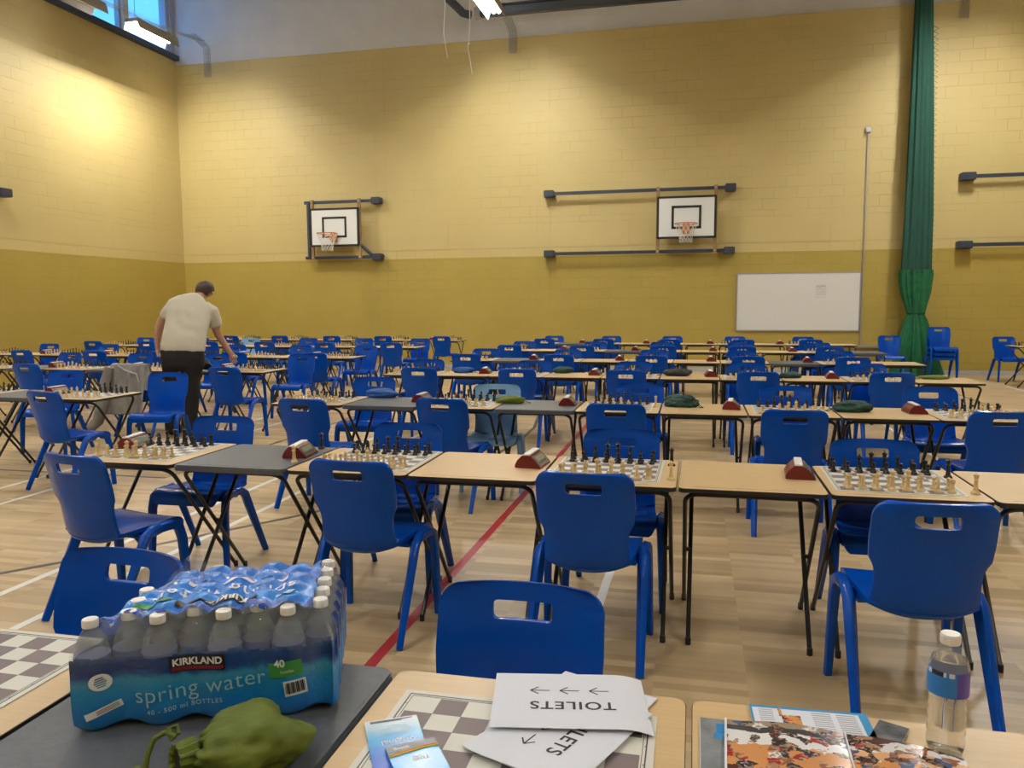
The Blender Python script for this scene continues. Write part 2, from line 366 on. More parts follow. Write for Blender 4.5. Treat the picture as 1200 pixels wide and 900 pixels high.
# dark duct and its hangers
root = empty('ceiling_duct', (0, 16, 7.3)); tag(root, 'dark grey duct running along the white upper wall with an upturned end', 'duct')
b = MB(); b.tube([(-5.3, -1.2, .55), (-4.95, -.3, .30), (-4.66, 0, .03), (-4.5, 0, -.02)], .085, 10); b.build('bent_pipe', 'duct', root)
b = MB(); b.box((1.0, 0, 0), (10.7, .16, .16), 0, None, .02); b.box((1.0, .02, .11), (10.7, .22, .03)); b.build('duct_run', 'duct', root)
for x in (-3.0, -1.4, .2, 1.8, 3.4, 5.0):
    b = MB(); b.tube([(x, 0, .05), (x, 0, 1.58)], .012, 6); b.build('hanger', 'duct', root)
b = MB(); b.box((-4.35, 0, 0), (.12, .2, .2), 0, None, .01); b.build('coupling', 'alu', root)
# wire cable baskets down the wall
def basket(x, ztop, zbot, yy, label):
    b = MB()
    for i in range(5): b.tube([(x - .08 + i * .04, yy - .6, ztop + .12), (x - .08 + i * .04, yy - .06, ztop), (x - .08 + i * .04, yy - .03, ztop - .06), (x - .08 + i * .04, yy - .03, zbot)], .0065, 5)
    z = zbot
    while z < ztop: b.tube([(x - .085, yy - .03, z), (x + .085, yy - .03, z)], .004, 5); z += .09
    tag(b.build('cable_basket', 'galv'), label, 'cable tray', 'wire cable baskets')
basket(-11.46, 7.62, 6.92, YW, 'wire cable basket running down the wall in the left corner')
basket(-3.96, 7.4, 6.93, YW, 'wire cable basket below the bright strip light and duct')
basket(4.98, 7.6, 6.93, YW, 'wire cable basket right of the green curtain top')
b = MB(); 
for i in range(4): b.tube([(-11.6 + i * .05, 12.2, 7.42), (-11.55 + i * .05, 15.4, 7.5), (-11.46 + i * .04, 17.2, 7.68)], .006, 5)
for i in range(40): b.tube([(-11.6, 12.3 + i * .12, 7.42 + i * .006), (-11.38, 12.3 + i * .12, 7.42 + i * .006)], .004, 4)
tag(b.build('cable_tray', 'galv'), 'long wire cable tray under the clerestory window, left wall', 'cable tray')
for x, z, lab in ((-2.53, 3.98, 'left of the two thin white cords hanging beside the duct'), (-2.27, 3.80, 'right of the two thin white cords hanging beside the duct')):
    b = MB(); b.tube([(x, 8, 8.9), (x + .01, 8, z + .5), (x - .01, 8, z + .25), (x + .03, 8, z)], .004, 6)
    if x > -2.3: b.lathe([(.0, -.015), (.014, 0), (0, .015)], 8, (x, 8, z + .3))
    tag(b.build('hanging_cord', 'cord'), lab, 'cord', 'hanging cords')

# ------------------------------------------------------------------ basketball goals
def bar(b, x0, x1, z, y=YW - .12, caps=(1, 1)):
    b.box(((x0 + x1) / 2, y, z), (x1 - x0, .05, .05), 0, None, .006)
def goal(cx, cz, bx0, bx1, zt, zb_, label, strut=False, endr=True, endl=True):
    y0 = YW - .30
    root = empty('basketball_goal', (cx, y0, cz)); tag(root, label, 'basketball hoop', 'basketball goals on the end wall')
    W, H = 1.2, .86
    b = MB(); b.box((0, 0, 0), (W - .05, .03, H - .05)); bd = b.build('backboard', 'bbw', root)
    b = MB()
    for s in (-1, 1): b.box((s * (W / 2 - .0125), 0, 0), (.045, .04, H)); b.box((0, 0, s * (H / 2 - .0125)), (W, .04, .045))
    b.build('board_border', 'blackp', bd)
    b = MB(); zc = .0
    for s in (-1, 1): b.box((s * .28, -.017, zc), (.05, .006, .48))
    b.box((0, -.017, zc + .215), (.6, .006, .05)); b.box((0, -.017, zc - .215), (.6, .006, .05)); b.build('aiming_square', 'blackp', bd)
    b = MB(); pts = [(.225 * math.cos(q), -.40 + .225 * math.sin(q), -.17) for q in [i * PI / 12 for i in range(25)]]; b.tube(pts, .010, 8, cap=False)
    b.box((0, -.05, -.24), (.14, .08, .22), 0, None, .01); b.tube([(-.06, -.05, -.30), (-.15, -.25, -.18)], .009, 6); b.tube([(.06, -.05, -.30), (.15, -.25, -.18)], .009, 6)
    b.build('rim', 'orange', root)
    b = MB(); n = 12; lv = [(.225, -.18), (.20, -.26), (.165, -.34), (.14, -.42), (.125, -.50), (.13, -.56)]
    for k in range(len(lv) - 1):
        for i in range(n):
            for dd in (-.5, .5):
                a = 2 * PI * (i + .5 * (k % 2)) / n; c = a + dd * 2 * PI / n
                b.tube([(lv[k][0] * math.cos(a), -.4 + lv[k][0] * math.sin(a), lv[k][1]), (lv[k + 1][0] * math.cos(c), -.4 + lv[k + 1][0] * math.sin(c), lv[k + 1][1])], .0035, 4, cap=False)
    b.build('net', 'cord', root)
    for s in (-1, 1):
        b = MB(); b.box((s * (W / 2 - .01), .07, (zt + zb_) / 2 - cz), (.07, .06, zt - zb_ + .10)); b.build('timber_upright', 'timber', root)
        for z in (zt, zb_):
            b = MB(); b.lathe([(.022, 0), (.022, .012), (.012, .02)], 10); o = b.build('bolt', 'galv', root, (s * (W / 2 - .01), .035, z - cz)); o.rotation_euler = (PI / 2, 0, 0)
    for z in (zt, zb_):
        b = MB(); b.box(((bx0 + bx1) / 2 - cx, .14, z - cz), (bx1 - bx0, .05, .07), 0, None, .008); br = b.build('support_bar', 'slate', root)
        for e, x in ((endl, bx0), (endr, bx1)):
            if not e: continue
            b = MB(); b.box((x - cx + (.1 if x == bx0 else -.1), .192, z - cz), (.22, .22, .15), 0, None, .012); b.build('end_bracket', 'slate', br)
    if strut:
        b = MB(); b.box((-W / 2 - .10, .1, (zt + zb_) / 2 - cz), (.06, .06, zt - zb_ + .06)); b.build('side_post', 'slate', root)
        b = MB(); b.tube([(W / 2, .08, -.40), (W / 2 + .25, .12, zb_ - cz + .05), (W / 2 + .55, .14, zb_ - cz)], .04, 6); b.build('diagonal_strut', 'slate', root)
k = 17.17 / 17.47
goal(-8.30 * k, 1.48 + (3.295 - 1.48) * k, -8.98, -7.08, 3.86, 2.58, 'white basketball backboard with hoop, left one of the two', True, True, False)
goal(-.20 * k, 1.48 + (3.29 - 1.48) * k, -3.24, .79, 3.86, 2.565, 'white basketball backboard with hoop on long wall bars, above whiteboard side')
def wallbars(name, x0, x1, zt, zb_, label):
    root = empty(name, (x0, YW - .12, zb_)); tag(root, label, 'wall bars')
    for z in (zt, zb_):
        b = MB(); b.box(((x1 - x0) / 2, -.02, z - zb_), (x1 - x0, .05, .07), 0, None, .008); br = b.build('support_bar', 'slate', root)
        b = MB(); b.box((.14, .012, z - zb_), (.26, .22, .15), 0, None, .012); b.build('end_bracket', 'slate', br)
wallbars('goal_support_bars', 5.02, 8.6, 3.90, 2.58, 'pair of dark steel support bars on end wall right of curtain')
root = empty('goal_support_bar', (XL + .12, 12.24, 3.53)); tag(root, 'end of a dark steel support bar on the left wall', 'wall bars')
b = MB(); b.box((0, -1.6, 0), (.05, 3.2, .07), 0, None, .008); b.build('support_bar', 'slate', root); b = MB(); b.box((0, -.12, 0), (.22, .24, .15), 0, None, .012); b.build('end_bracket', 'slate', root)

# ------------------------------------------------------------------ whiteboard, conduit
root = empty('whiteboard', (2.085, YW - .015, 1.482)); tag(root, 'large blank whiteboard in a thin grey frame on the end wall', 'whiteboard')
b = MB(); b.box((0, 0, 0), (2.41, .02, 1.18)); b.build('writing_surface', 'wb', root)
b = MB()
for s in (-1, 1): b.box((s * 1.215, 0, 0), (.025, .03, 1.215)); b.box((0, 0, s * .597), (2.43, .03, .025))
b.build('frame', 'alu', root)
b = MB(); b.box((2.54, YW - .0285, 1.70), (.22, .001, .29), 0); o = tag(b.build('paper_notice', mat('thin_grey_paper', (.68, .69, .66), .6)), 'faint grey paper notice on the whiteboard', 'paper')
b = MB()
random.seed(3)
for i in range(9): b.box((-.08 + i * .02, -.0008, .10 + random.uniform(-.01, .01)), (.013, .0006, random.uniform(.02, .06)))
for i in range(3): b.box((0, -.0008, .04 - i * .05), (.19, .0006, .008))
o2 = b.build('print', 'pencil', o, None); o2.location = (2.54, YW - .0285, 1.70); o2.matrix_parent_inverse = Matrix()
root = empty('wall_conduit', (3.335, YW - .02, 0)); tag(root, 'thin grey conduit running up the wall to a small box, right of whiteboard', 'conduit')
b = MB(); b.tube([(0, 0, .55), (0, 0, 4.86)], .014, 8); b.build('pipe', 'alu', root); b = MB(); b.box((0, -.02, 4.90), (.10, .06, .10), 0, None, .008); b.build('junction_box', 'alu', root)
for z in (1.2, 2.3, 3.4): b = MB(); b.box((0, 0, z), (.05, .03, .03)); b.build('clip', 'alu', root)
b = MB(); b.box((3.2, YW - .06, .56), (1.6, .1, .05), 0, None, .01); tag(b.build('cable_trunking', 'alu'), 'low grey trunking below the whiteboard near the curtain', 'trunking')

# ------------------------------------------------------------------ green divider curtain
root = empty('divider_curtain', (4.25, 17.12, 0)); tag(root, 'tall green gathered sports hall divider curtain tied near its foot', 'curtain')
def pleats(prof, npl, amp, n=120, seed=0):  # prof: z, cx, rx, ry
    b = MB(); vs = []; rnd = random.Random(seed); ph = [rnd.uniform(-.5, .5) for _ in range(npl)]
    for z, cx, rx, ry, am in prof:
        for j in range(n):
            q = 2 * PI * j / n; w = 1 + am * math.sin(q * npl + ph[int(q / (2 * PI) * npl) % npl] * .3) + am * .6 * math.sin(q * (npl // 2) + z * .5 + seed)
            vs.append((cx + rx * w * math.cos(q), ry * w * math.sin(q), z))
    k = len(prof); b.add(vs, [(i * n + j, i * n + (j + 1) % n, (i + 1) * n + (j + 1) % n, (i + 1) * n + j) for i in range(k - 1) for j in range(n)], 0, True); return b
def lerp(prof, m):
    out = []
    for i in range(len(prof) - 1):
        for j in range(m): t = j / m; out.append(tuple(a + (c - a) * t for a, c in zip(prof[i], prof[i + 1])))
    return out + [prof[-1]]
up_ = lerp([(8.8, -.07, .14, .10, .08), (7.2, -.07, .15, .11, .08), (5.2, -.03, .20, .13, .08), (3.2, 0, .25, .15, .08), (2.02, .0, .27, .17, .07)], 6)
pleats(up_, 11, .1, seed=1).build('net_panel', 'netg', root)
lo_ = lerp([(2.10, .0, .275, .18, .10), (2.0, .0, .28, .18, .12), (1.65, .01, .24, .15, .14), (1.27, .03, .155, .10, .12), (1.22, .03, .15, .10, .10), (1.1, .04, .19, .12, .14), (.7, .05, .28, .17, .16), (.3, .07, .37, .21, .17), (.02, .08, .44, .24, .18)], 5)
pleats(lo_, 16, .1, seed=2).build('cloth_skirt', 'clothg', root)
b = MB(); b.tube([(.03 + .165 * math.cos(q), .112 * math.sin(q), 1.245) for q in [i * PI / 16 for i in range(33)]], .012, 6, cap=False); b.build('tie_cord', 'netg', root)
b = MB()
for i in range(46):
    z = 2.2 + i * .1; x = .27 - (z - 2.1) * .022
    b.tube([(x - .06, -.05, z), (x + .03, -.04, z - .05), (x - .06, -.05, z - .1)], .005, 4, cap=False)
b.build('net_fringe', 'netg', root)

# ------------------------------------------------------------------ one-piece plastic chair (sitter faces +y)
def smooth_interp(tab, v):
    for i in range(len(tab) - 1):
        if v <= tab[i + 1][0]:
            t = (v - tab[i][0]) / (tab[i + 1][0] - tab[i][0]); t = t * t * (3 - 2 * t) if len(tab[i]) == 2 else t
            return tab[i][1] + (tab[i + 1][1] - tab[i][1]) * t
    return tab[-1][1]
SP = [(-.245, .815), (-.236, .77), (-.224, .71), (-.211, .64), (-.201, .57), (-.193, .50), (-.184, .44), (-.166, .404), (-.13, .392), (-.06, .402), (.03, .418), (.11, .431), (.17, .434), (.205, .418), (.216, .374)]
def spine(t):
    k = t * (len(SP) - 1); i = min(int(k), len(SP) - 2); f = k - i
    P = [SP[max(i - 1, 0)], SP[i], SP[i + 1], SP[min(i + 2, len(SP) - 1)]]; out = []
    for c in (0, 1):
        a0, a1, a2, a3 = (p[c] for p in P); out.append(.5 * ((2 * a1) + (-a0 + a2) * f + (2 * a0 - 5 * a1 + 4 * a2 - a3) * f * f + (-a0 + 3 * a1 - 3 * a2 + a3) * f ** 3))
    return out
def shell(t0, t1, nt, width, curve, thick, nu=20, lip=0):
    vs = []; 
    for i in range(nt + 1):
        t = t0 + (t1 - t0) * ((i / nt) ** 1.9 if t0 == 0 else i / nt); y, z = spine(t); ya, za = spine(max(t - .01, 0)); yb, zb = spine(min(t + .01, 1))
        ty, tz = yb - ya, zb - za; l = math.hypot(ty, tz); ny, nz = -tz / l, ty / l   # normal: towards the sitter
        w = width(t, z)
        for j in range(nu + 1):
            u = -1 + 2 * j / nu; c = curve(t) * abs(u) ** 2.4
            vs.append((u * w, y + ny * c, z + nz * c * (0 if z > .76 else 1), ny, nz))
    th = thick; n = (nt + 1) * (nu + 1)
    A = [(v[0], v[1] + v[3] * th / 2, v[2] + v[4] * th / 2) for v in vs] + [(v[0], v[1] - v[3] * th / 2, v[2] - v[4] * th / 2) for v in vs]
    W = nu + 1; fs = []
    for i in range(nt):
        for j in range(nu): a = i * W + j; fs.append((a, a + 1, a + W + 1, a + W)); fs.append((n + a, n + a + W, n + a + W + 1, n + a + 1))
    rim = [(0, j) for j in range(nu)] + [(i, nu) for i in range(nt)] + [(nt, j) for j in range(nu, 0, -1)] + [(i, 0) for i in range(nt, 0, -1)]
    idx = [i * W + j for i, j in rim]
    for k in range(len(idx)): a, c = idx[k], idx[(k + 1) % len(idx)]; fs.append((a, a + n, c + n, c))
    b = MB(); b.add(A, fs, 0, True); return b
def wback(t, z):
    w = smooth_interp([(0, .176), (.44, .175), (.52, .172), (.555, .175), (.605, .197), (.66, .200), (.76, .199), (.9, .193)], z) if z < .9 else .2
    zt = .815; R = .055
    if z > zt - R: w = w - R + math.sqrt(max(R * R - (z - (zt - R)) ** 2, 0))
    return w
def cback(t): return .030 + .022 * min(t / .45, 1)
def wseat(t, z):
    if t < .56: return .176
    k = (t - .56) / .44; w = .176 + .024 * min(k * 2, 1)
    if k > .8: w -= .03 * ((k - .8) / .2) ** 2
    return w
def make_chair(m, name):
    root = empty(name)
    o = shell(0, .50, 34, wback, cback, .014, 22).build('backrest', m, root)
    b = MB(); pl = []
    for cx, cz, a0 in ((.061, .760, 0), (-.061, .760, 90), (-.061, .739, 180), (.061, .739, 270)):
        for k in range(4): q = math.radians(a0 + k * 30); pl.append((cx + .012 * math.cos(q), cz + .012 * math.sin(q)))
    b.prism(pl, 1, -.4, .1); cut = b.build('cut', m)
    md = o.modifiers.new('b', 'BOOLEAN'); md.object = cut; md.operation = 'DIFFERENCE'; md.solver = 'EXACT'
    bv = o.modifiers.new('v', 'BEVEL'); bv.width = .003; bv.segments = 2; bv.limit_method = 'ANGLE'; bv.angle_limit = math.radians(50)
    bpy.context.view_layer.update(); me = mesh_eval(o); o.modifiers.clear(); o.data = me; bpy.data.objects.remove(cut)
    me.materials.clear(); me.materials.append(M[m])
    for p in me.polygons: p.use_smooth = True
    me.set_sharp_from_angle(angle=math.radians(40))
    b = shell(.47, 1, 26, wseat, lambda t: .050 * max(0, 1 - (t - .47) / .3) + .006, .020, 18)
    b.box((0, .06, .400), (.40, .20, .022), 0, None, .008)
    b.build('seat', m, root)
    for s in (-1, 1):
        b = MB(); b.tube([(s * .200, .03, .405), (s * .218, .07, .425), (s * .222, .13, .424), (s * .223, .165, .405), (s * .226, .183, .34), (s * .236, .200, 0)], [.017, .019, .0195, .020, .019, .0145], 12, up=(1, 0, 0), sq=(1, 1.15)); b.build('leg', m, root)
        b = MB(); b.tube([(s * .200, .06, .405), (s * .216, .05, .424), (s * .220, .01, .422), (s * .221, -.03, .398), (s * .222, -.06, .34), (s * .228, -.235, 0)], [.017, .019, .020, .021, .020, .0145], 12, up=(1, 0, 0), sq=(1, 1.15)); b.build('leg', m, root)
    register(root); return root
chair = make_chair('blue', 'plastic_chair'); pchair = make_chair('paleblue', 'plastic_chair')

# ------------------------------------------------------------------ folding exam desk
def rr_poly(hx, hy, r, n=5):
    P = []
    for cx, cy, a0 in ((hx - r, hy - r, 0), (-hx + r, hy - r, 90), (-hx + r, -hy + r, 180), (hx - r, -hy + r, 270)):
        for k in range(n + 1): q = math.radians(a0 + 90 * k / n); P.append((cx + r * math.cos(q), cy + r * math.sin(q)))
    return P
def make_table(top, edgem, name):
    root = empty(name)
    b = MB()
    if top == 'greytop':
        b.prism(rr_poly(.300, .30, .028), 2, .672, .694, 1, True); b.prism(rr_poly(.297, .297, .028), 2, .694, .700, 1, True); b.prism(rr_poly(.290, .29, .024), 2, .6995, .7005, 0)
    else:
        b.prism(rr_poly(.300, .30, .026), 2, .681, .6985, 1, True); b.prism(rr_poly(.2985, .2985, .026), 2, .6985, .700, 0, True)
    b.build('tabletop', [top, edgem], root)
    b = MB(); b.box((-.03, -.262, .7006 if top == 'greytop' else .7001), (.42, .004, .0006)); b.build('pen_groove', 'groove' if top != 'greytop' else 'edge', root)
    def ubar(xh, ytop, yfoot, zt):
        R = .055; d = Vector((0, yfoot - ytop, -zt)).normalized(); P = []
        for s in (1, -1):
            seg = []
            foot = Vector((s * (xh + .004), yfoot, .012)); cor = Vector((s * xh, ytop, zt))
            seg = [foot]
            for k in range(7):
                q = PI / 2 * k / 6   # bend from the leg into the crossbar
                seg.append(cor + d * R * (1 - math.sin(q)) * 1.0 + Vector((-s * R * (1 - math.cos(q)), 0, 0)))
            P += seg if s == 1 else seg[::-1]
        return P
    for xh, yt, yf in ((.272, -.262, .262), (.246, .262, -.262)):
        b = MB(); P = ubar(xh, yt, yf, .668); b.tube(P, .0105, 8); fr = b.build('leg_frame', 'steel', root)
        for s in (0, -1):
            b = MB(); p = P[s]; b.lathe([(.0100, 0), (.0122, .002), (.0122, .028), (.0108, .032)], 8, (p.x, p.y, 0)); b.build('foot_cap', 'rubber', fr)
    for s in (-1, 1):
        b = MB(); b.box((s * .259, 0, .345), (.034, .018, .018), 0, None, .004); b.build('pivot', 'steel', root)
    register(root); return root
tb = make_table('beech', 'edge', 'exam_desk'); tg = make_table('greytop', 'greytop', 'exam_desk')

# ------------------------------------------------------------------ chessboard, clock, pieces
def make_board():
    b = MB(); b.box((0, 0, .001), (.5, .5, .002), 0)
    s = .0565
    for i in range(8):
        for j in range(8):
            if (i + j) % 2 == 0: b.box(((i - 3.5) * s, (j - 3.5) * s, .0022), (s, s, .0004), 1)
    for r, w in ((.2295, .0012), (.236, .0025)):
        for q in (-1, 1): b.box((q * r, 0, .0022), (w, 2 * r, .0004), 2); b.box((0, q * r, .0022), (2 * r, w, .0004), 2)
    root = b.build('chessboard', ['boardw', 'boardd', 'boardl'])
    b = MB()
    for i, ch in enumerate('abcdefgh'):
        for q in (-1, 1):
            vs, fs = text_mesh(ch if q < 0 else ch, .008); b.add([Vector((v.x * -q * 1 + (i - 3.5) * s * 1, v.y * -q + q * .2395 * .975, .0025)) for v in vs], fs)
    for i, ch in enumerate('12345678'):
        for q in (-1, 1):
            vs, fs = text_mesh(ch, .008); b.add([Vector((v.x + q * .2335, v.y + (i - 3.5) * s, .0025)) for v in vs], fs)
    b.build('coordinates', 'boardl', root, fix=False); register(root); return root
board = make_board()
def make_clock():
    root = empty('chess_clock')
    pr = [(-.062, .0), (-.064, .012), (-.052, .036), (-.032, .056), (-.024, .060), (.008, .060), (.020, .053), (.062, .010), (.063, .0)]
    b = MB(); b.prism(pr, 1, -.085, .085); b.build('clock_body', 'clock', root)
    n = Vector((.043, 0, .042)).normalized(); R = Matrix(((.042 / .0601, 0, .7155), (0, 1, 0), (-.7155, 0, .699))).to_3x3()
    R = Matrix.Rotation(math.radians(45.7), 3, 'Y')
    b = MB(); b.box((.0415, 0, .0325), (.056, .160, .003), 0, R, .001); b.build('face_plate', 'clockface', root)
    b = MB(); b.box((.036, 0, .0395), (.028, .115, .002), 0, R); b.build('display', 'lcd', root)
    b = MB(); b.box((-.008, .0, .064), (.034, .165, .008), 0, Matrix.Rotation(.02, 3, 'X'), .002); b.build('rocker', 'white', root)
    b = MB()
    for i in range(5): b.box((.051, -.05 + i * .025, .0245), (.009, .012, .004), 0, R)
    b.build('buttons', 'black', root); register(root); return root
clock = make_clock()
def piece(kind, n=12):
    b = MB()
    base = lambda R, H: [(R, 0), (R, .004), (R * .92, .008), (R * .62, .012), (R * .55, .016)]
    if kind == 'pawn': b.lathe(base(.0145, 0) + [(.0055, .024), (.005, .031), (.009, .033), (.005, .035), (.008, .038), (.0092, .043), (.008, .048), (0, .052)], n)
    if kind == 'rook': b.lathe(base(.0165, 0) + [(.0085, .022), (.0078, .038), (.0115, .041), (.012, .054), (.0085, .054), (.0085, .050), (0, .050)], n)
    if kind == 'bishop': b.lathe(base(.0165, 0) + [(.007, .028), (.006, .044), (.011, .046), (.006, .049), (.0095, .056), (.0092, .062), (.004, .070), (.0035, .074), (0, .076)], n)
    if kind == 'queen': b.lathe(base(.0185, 0) + [(.0085, .032), (.0068, .056), (.012, .059), (.007, .062), (.011, .076), (.0125, .080), (.008, .080), (.004, .085), (0, .088)], n)
    if kind == 'king':
        b.lathe(base(.0190, 0) + [(.0088, .034), (.0072, .060), (.0125, .063), (.0075, .066), (.0115, .082), (.008, .085), (0, .087)], n); b.box((0, 0, .091), (.0035, .0035, .012)); b.box((0, 0, .091), (.010, .0035, .0035))
    if kind == 'knight':
        b.lathe(base(.0168, 0) + [(.010, .020), (0, .021)], n)
        p = [(-.011, .018), (-.012, .032), (-.008, .047), (-.002, .056), (.002, .060), (.004, .054), (.012, .046), (.015, .040), (.012, .036), (.004, .039), (.006, .030), (.010, .018)]
        b.prism(p, 0, -.0055, .0055)
    return b
KINDS = ['pawn', 'rook', 'knight', 'bishop', 'queen', 'king']
PCS = {}; LOW = {k: piece(k, 6) for k in KINDS}
for col in ('cream', 'black'):
    for k in KINDS: PCS[col, k] = piece(k).build('chess_' + k, col)
BACK = ['rook', 'knight', 'bishop', 'queen', 'king', 'bishop', 'knight', 'rook']
ORD = ['first', 'second', 'third', 'fourth', 'fifth', 'sixth', 'seventh', 'eighth']
stuff = MB()
def set_board(x, y, z, desc, indiv, rnd):
    s = .0565; cnt = {}
    for col, r0, r1 in (('cream', 0, 1), ('black', 7, 6)):
        for fl in range(8):
            for rank, kind in ((r0, BACK[fl]), (r1, 'pawn')):
                px = x + (fl - 3.5) * s + rnd.uniform(-.004, .004); py = y + (rank - 3.5) * s + rnd.uniform(-.004, .004)
                if indiv:
                    if kind == 'pawn': w = '%s %s pawn from the left' % (ORD[fl], col)
                    elif kind in ('queen', 'king'): w = '%s %s' % (col, kind)
                    else: w = '%s %s %s' % ('left' if fl < 4 else 'right', col, kind)
                    inst(PCS[col, kind], (px, py, z), (0 if col == 'cream' else PI) + rnd.uniform(-.3, .3), w + ' on ' + desc, 'chess piece', 'chess pieces on ' + desc)
                else:
                    L = LOW[kind]; a = 0 if col == 'cream' else 1
                    for f, sm in zip(L.f, L.sm): pass
                    o = len(stuff.v); stuff.v += [(v[0] + px, v[1] + py, v[2] + z) for v in L.v]
                    stuff.f += [tuple(i + o for i in f) for f in L.f]; stuff.m += [a] * len(L.f); stuff.sm += L.sm

# ------------------------------------------------------------------ rows of desks
W = .61
FR = ['rightmost', 'second from right', 'third from right', 'fourth from right', 'fifth from right', 'sixth from right', 'seventh from right', 'eighth from right', 'ninth from right', 'tenth from right', 'eleventh from right', 'twelfth from right']
# name, x of k=0 left edge, front y, k range, grey ks, near-chair top y, far-chair top y, individuals
ROWS = [
 dict(n='foreground row', x=.003, y=.930, k=(-3, 0), grey=(-2,), b=(-3, -1), bo=.305),
 dict(n='second row', x=-.057, y=3.35, k=(-5, 2), grey=(-4,), b=(-5, -3, -1, 1), ne=-.34, fa=.22, ind=1, bo=.285),
 dict(n='third row', x=-.232, y=5.64, k=(-5, 4), grey=(-4, -2), b=(-5, -3, -1, 1, 3), ne=-.46, fa=.40, ind=1, bo=.30),
 dict(n='fourth row', x=-.342, y=8.23, k=(-5, 4), grey=(), b=(-5, -3, -1, 1, 3), ne=-.36, fa=.30, bo=.30),
 dict(n='fifth row', x=-.265, y=10.49, k=(-5, 4), grey=(-4, 2), b=(-5, -3, -1, 1, 3), ne=-.35, fa=.32, bo=.30),
 dict(n='sixth row', x=-.20, y=12.80, k=(-5, 4), grey=(-2, 4), b=(-5, -3, -1, 1, 3), ne=-.35, fa=.32, bo=.30),
 dict(n='row nearest end wall', x=-.18, y=15.13, k=(-5, 4), grey=(-4,), b=(-5, -3, -1, 1, 3), ne=-.35, fa=.33, bo=.30),
 dict(n='first left-block row', x=-4.87, y=5.60, k=(-4, -1), grey=(-2, -4), b=(-3, -1), ne=-.45, fa=.76, bo=.30),
 dict(n='second left-block row', x=-4.87, y=8.26, k=(-8, -1), grey=(-2, -4, -6), b=(-7, -5, -3, -1), ne=-.62, fa=.85, bo=.30),
 dict(n='third left-block row', x=-4.87, y=10.66, k=(-11, -1), grey=(-6,), b=(-11, -9, -7, -5, -3, -1), ne=-.55, fa=.75, bo=.30),
 dict(n='fourth left-block row', x=-4.87, y=13.43, k=(-11, -1), grey=(-4,), b=(-11, -9, -7, -5, -3, -1), ne=-.5, fa=.55, bo=.30),
 dict(n='fifth left-block row', x=-4.87, y=16.12, k=(-10, -1), grey=(), b=(-9, -7, -5, -3, -1), ne=-.5, fa=None, bo=.30),
]
ZT = .7005
CHO = {  # chair overrides: (row, k, side) -> x, y of back top, turn
 ('second row', -5, 'n'): (-2.745, 2.955, -.20), ('second row', -3, 'n'): (-1.44, 3.07, -.06), ('second row', -1, 'n'): (-.415, 3.025, -.02), ('second row', 1, 'n'): (.80, 2.79, .05),
 ('second row', -5, 'f'): (-2.75, 4.235, .02), ('second row', -3, 'f'): (-1.555, 4.18, .03), ('second row', -1, 'f'): (-.362, 4.165, 0), ('second row', 1, 'f'): (.856, 4.095, 0),
 ('third row', -5, 'n'): (-2.725, 5.08, -.1), ('third row', -3, 'n'): (-1.75, 5.28, -.12), ('third row', -1, 'n'): (-.50, 5.20, 0), ('third row', 1, 'n'): (.62, 5.09, 0), ('third row', 3, 'n'): (1.84, 5.24, .1),
 ('third row', -5, 'f'): (-2.86, 6.80, .08), ('third row', -3, 'f'): (-1.59, 6.35, .12), ('third row', -1, 'f'): (-.43, 6.63, 0), ('third row', 1, 'f'): (.715, 6.62, 0), ('third row', 3, 'f'): (1.79, 6.70, .03),
 ('fourth row', -5, 'n'): (-2.83, 7.84, 0), ('fourth row', -3, 'n'): (-1.77, 7.86, 0), ('fourth row', -1, 'n'): (-.655, 7.86, 0), ('fourth row', 1, 'n'): (.61, 7.86, 0), ('fourth row', 3, 'n'): (1.83, 7.98, 0),
 ('first left-block row', -1, 'n'): (-5.02, 5.18, -.2), ('first left-block row', -1, 'f'): (-5.11, 6.91, .22), ('first left-block row', -3, 'f'): (-6.40, 7.02, .1),
 ('second left-block row', -1, 'n'): (-4.965, 7.58, -.05), ('second left-block row', -3, 'n'): (-6.17, 7.64, .05),
}
def chair_at(proto, x, ytop, rz, far, lab, grp, z=0):
    # ytop: where the top of the backrest stands
    a = rz + (PI if far else 0); d = .245
    ox, oy = -math.sin(a) * d, math.cos(a) * d
    return inst(proto, (x + ox, ytop + oy, z), a, lab, 'chair', grp)
rnd = random.Random(11)
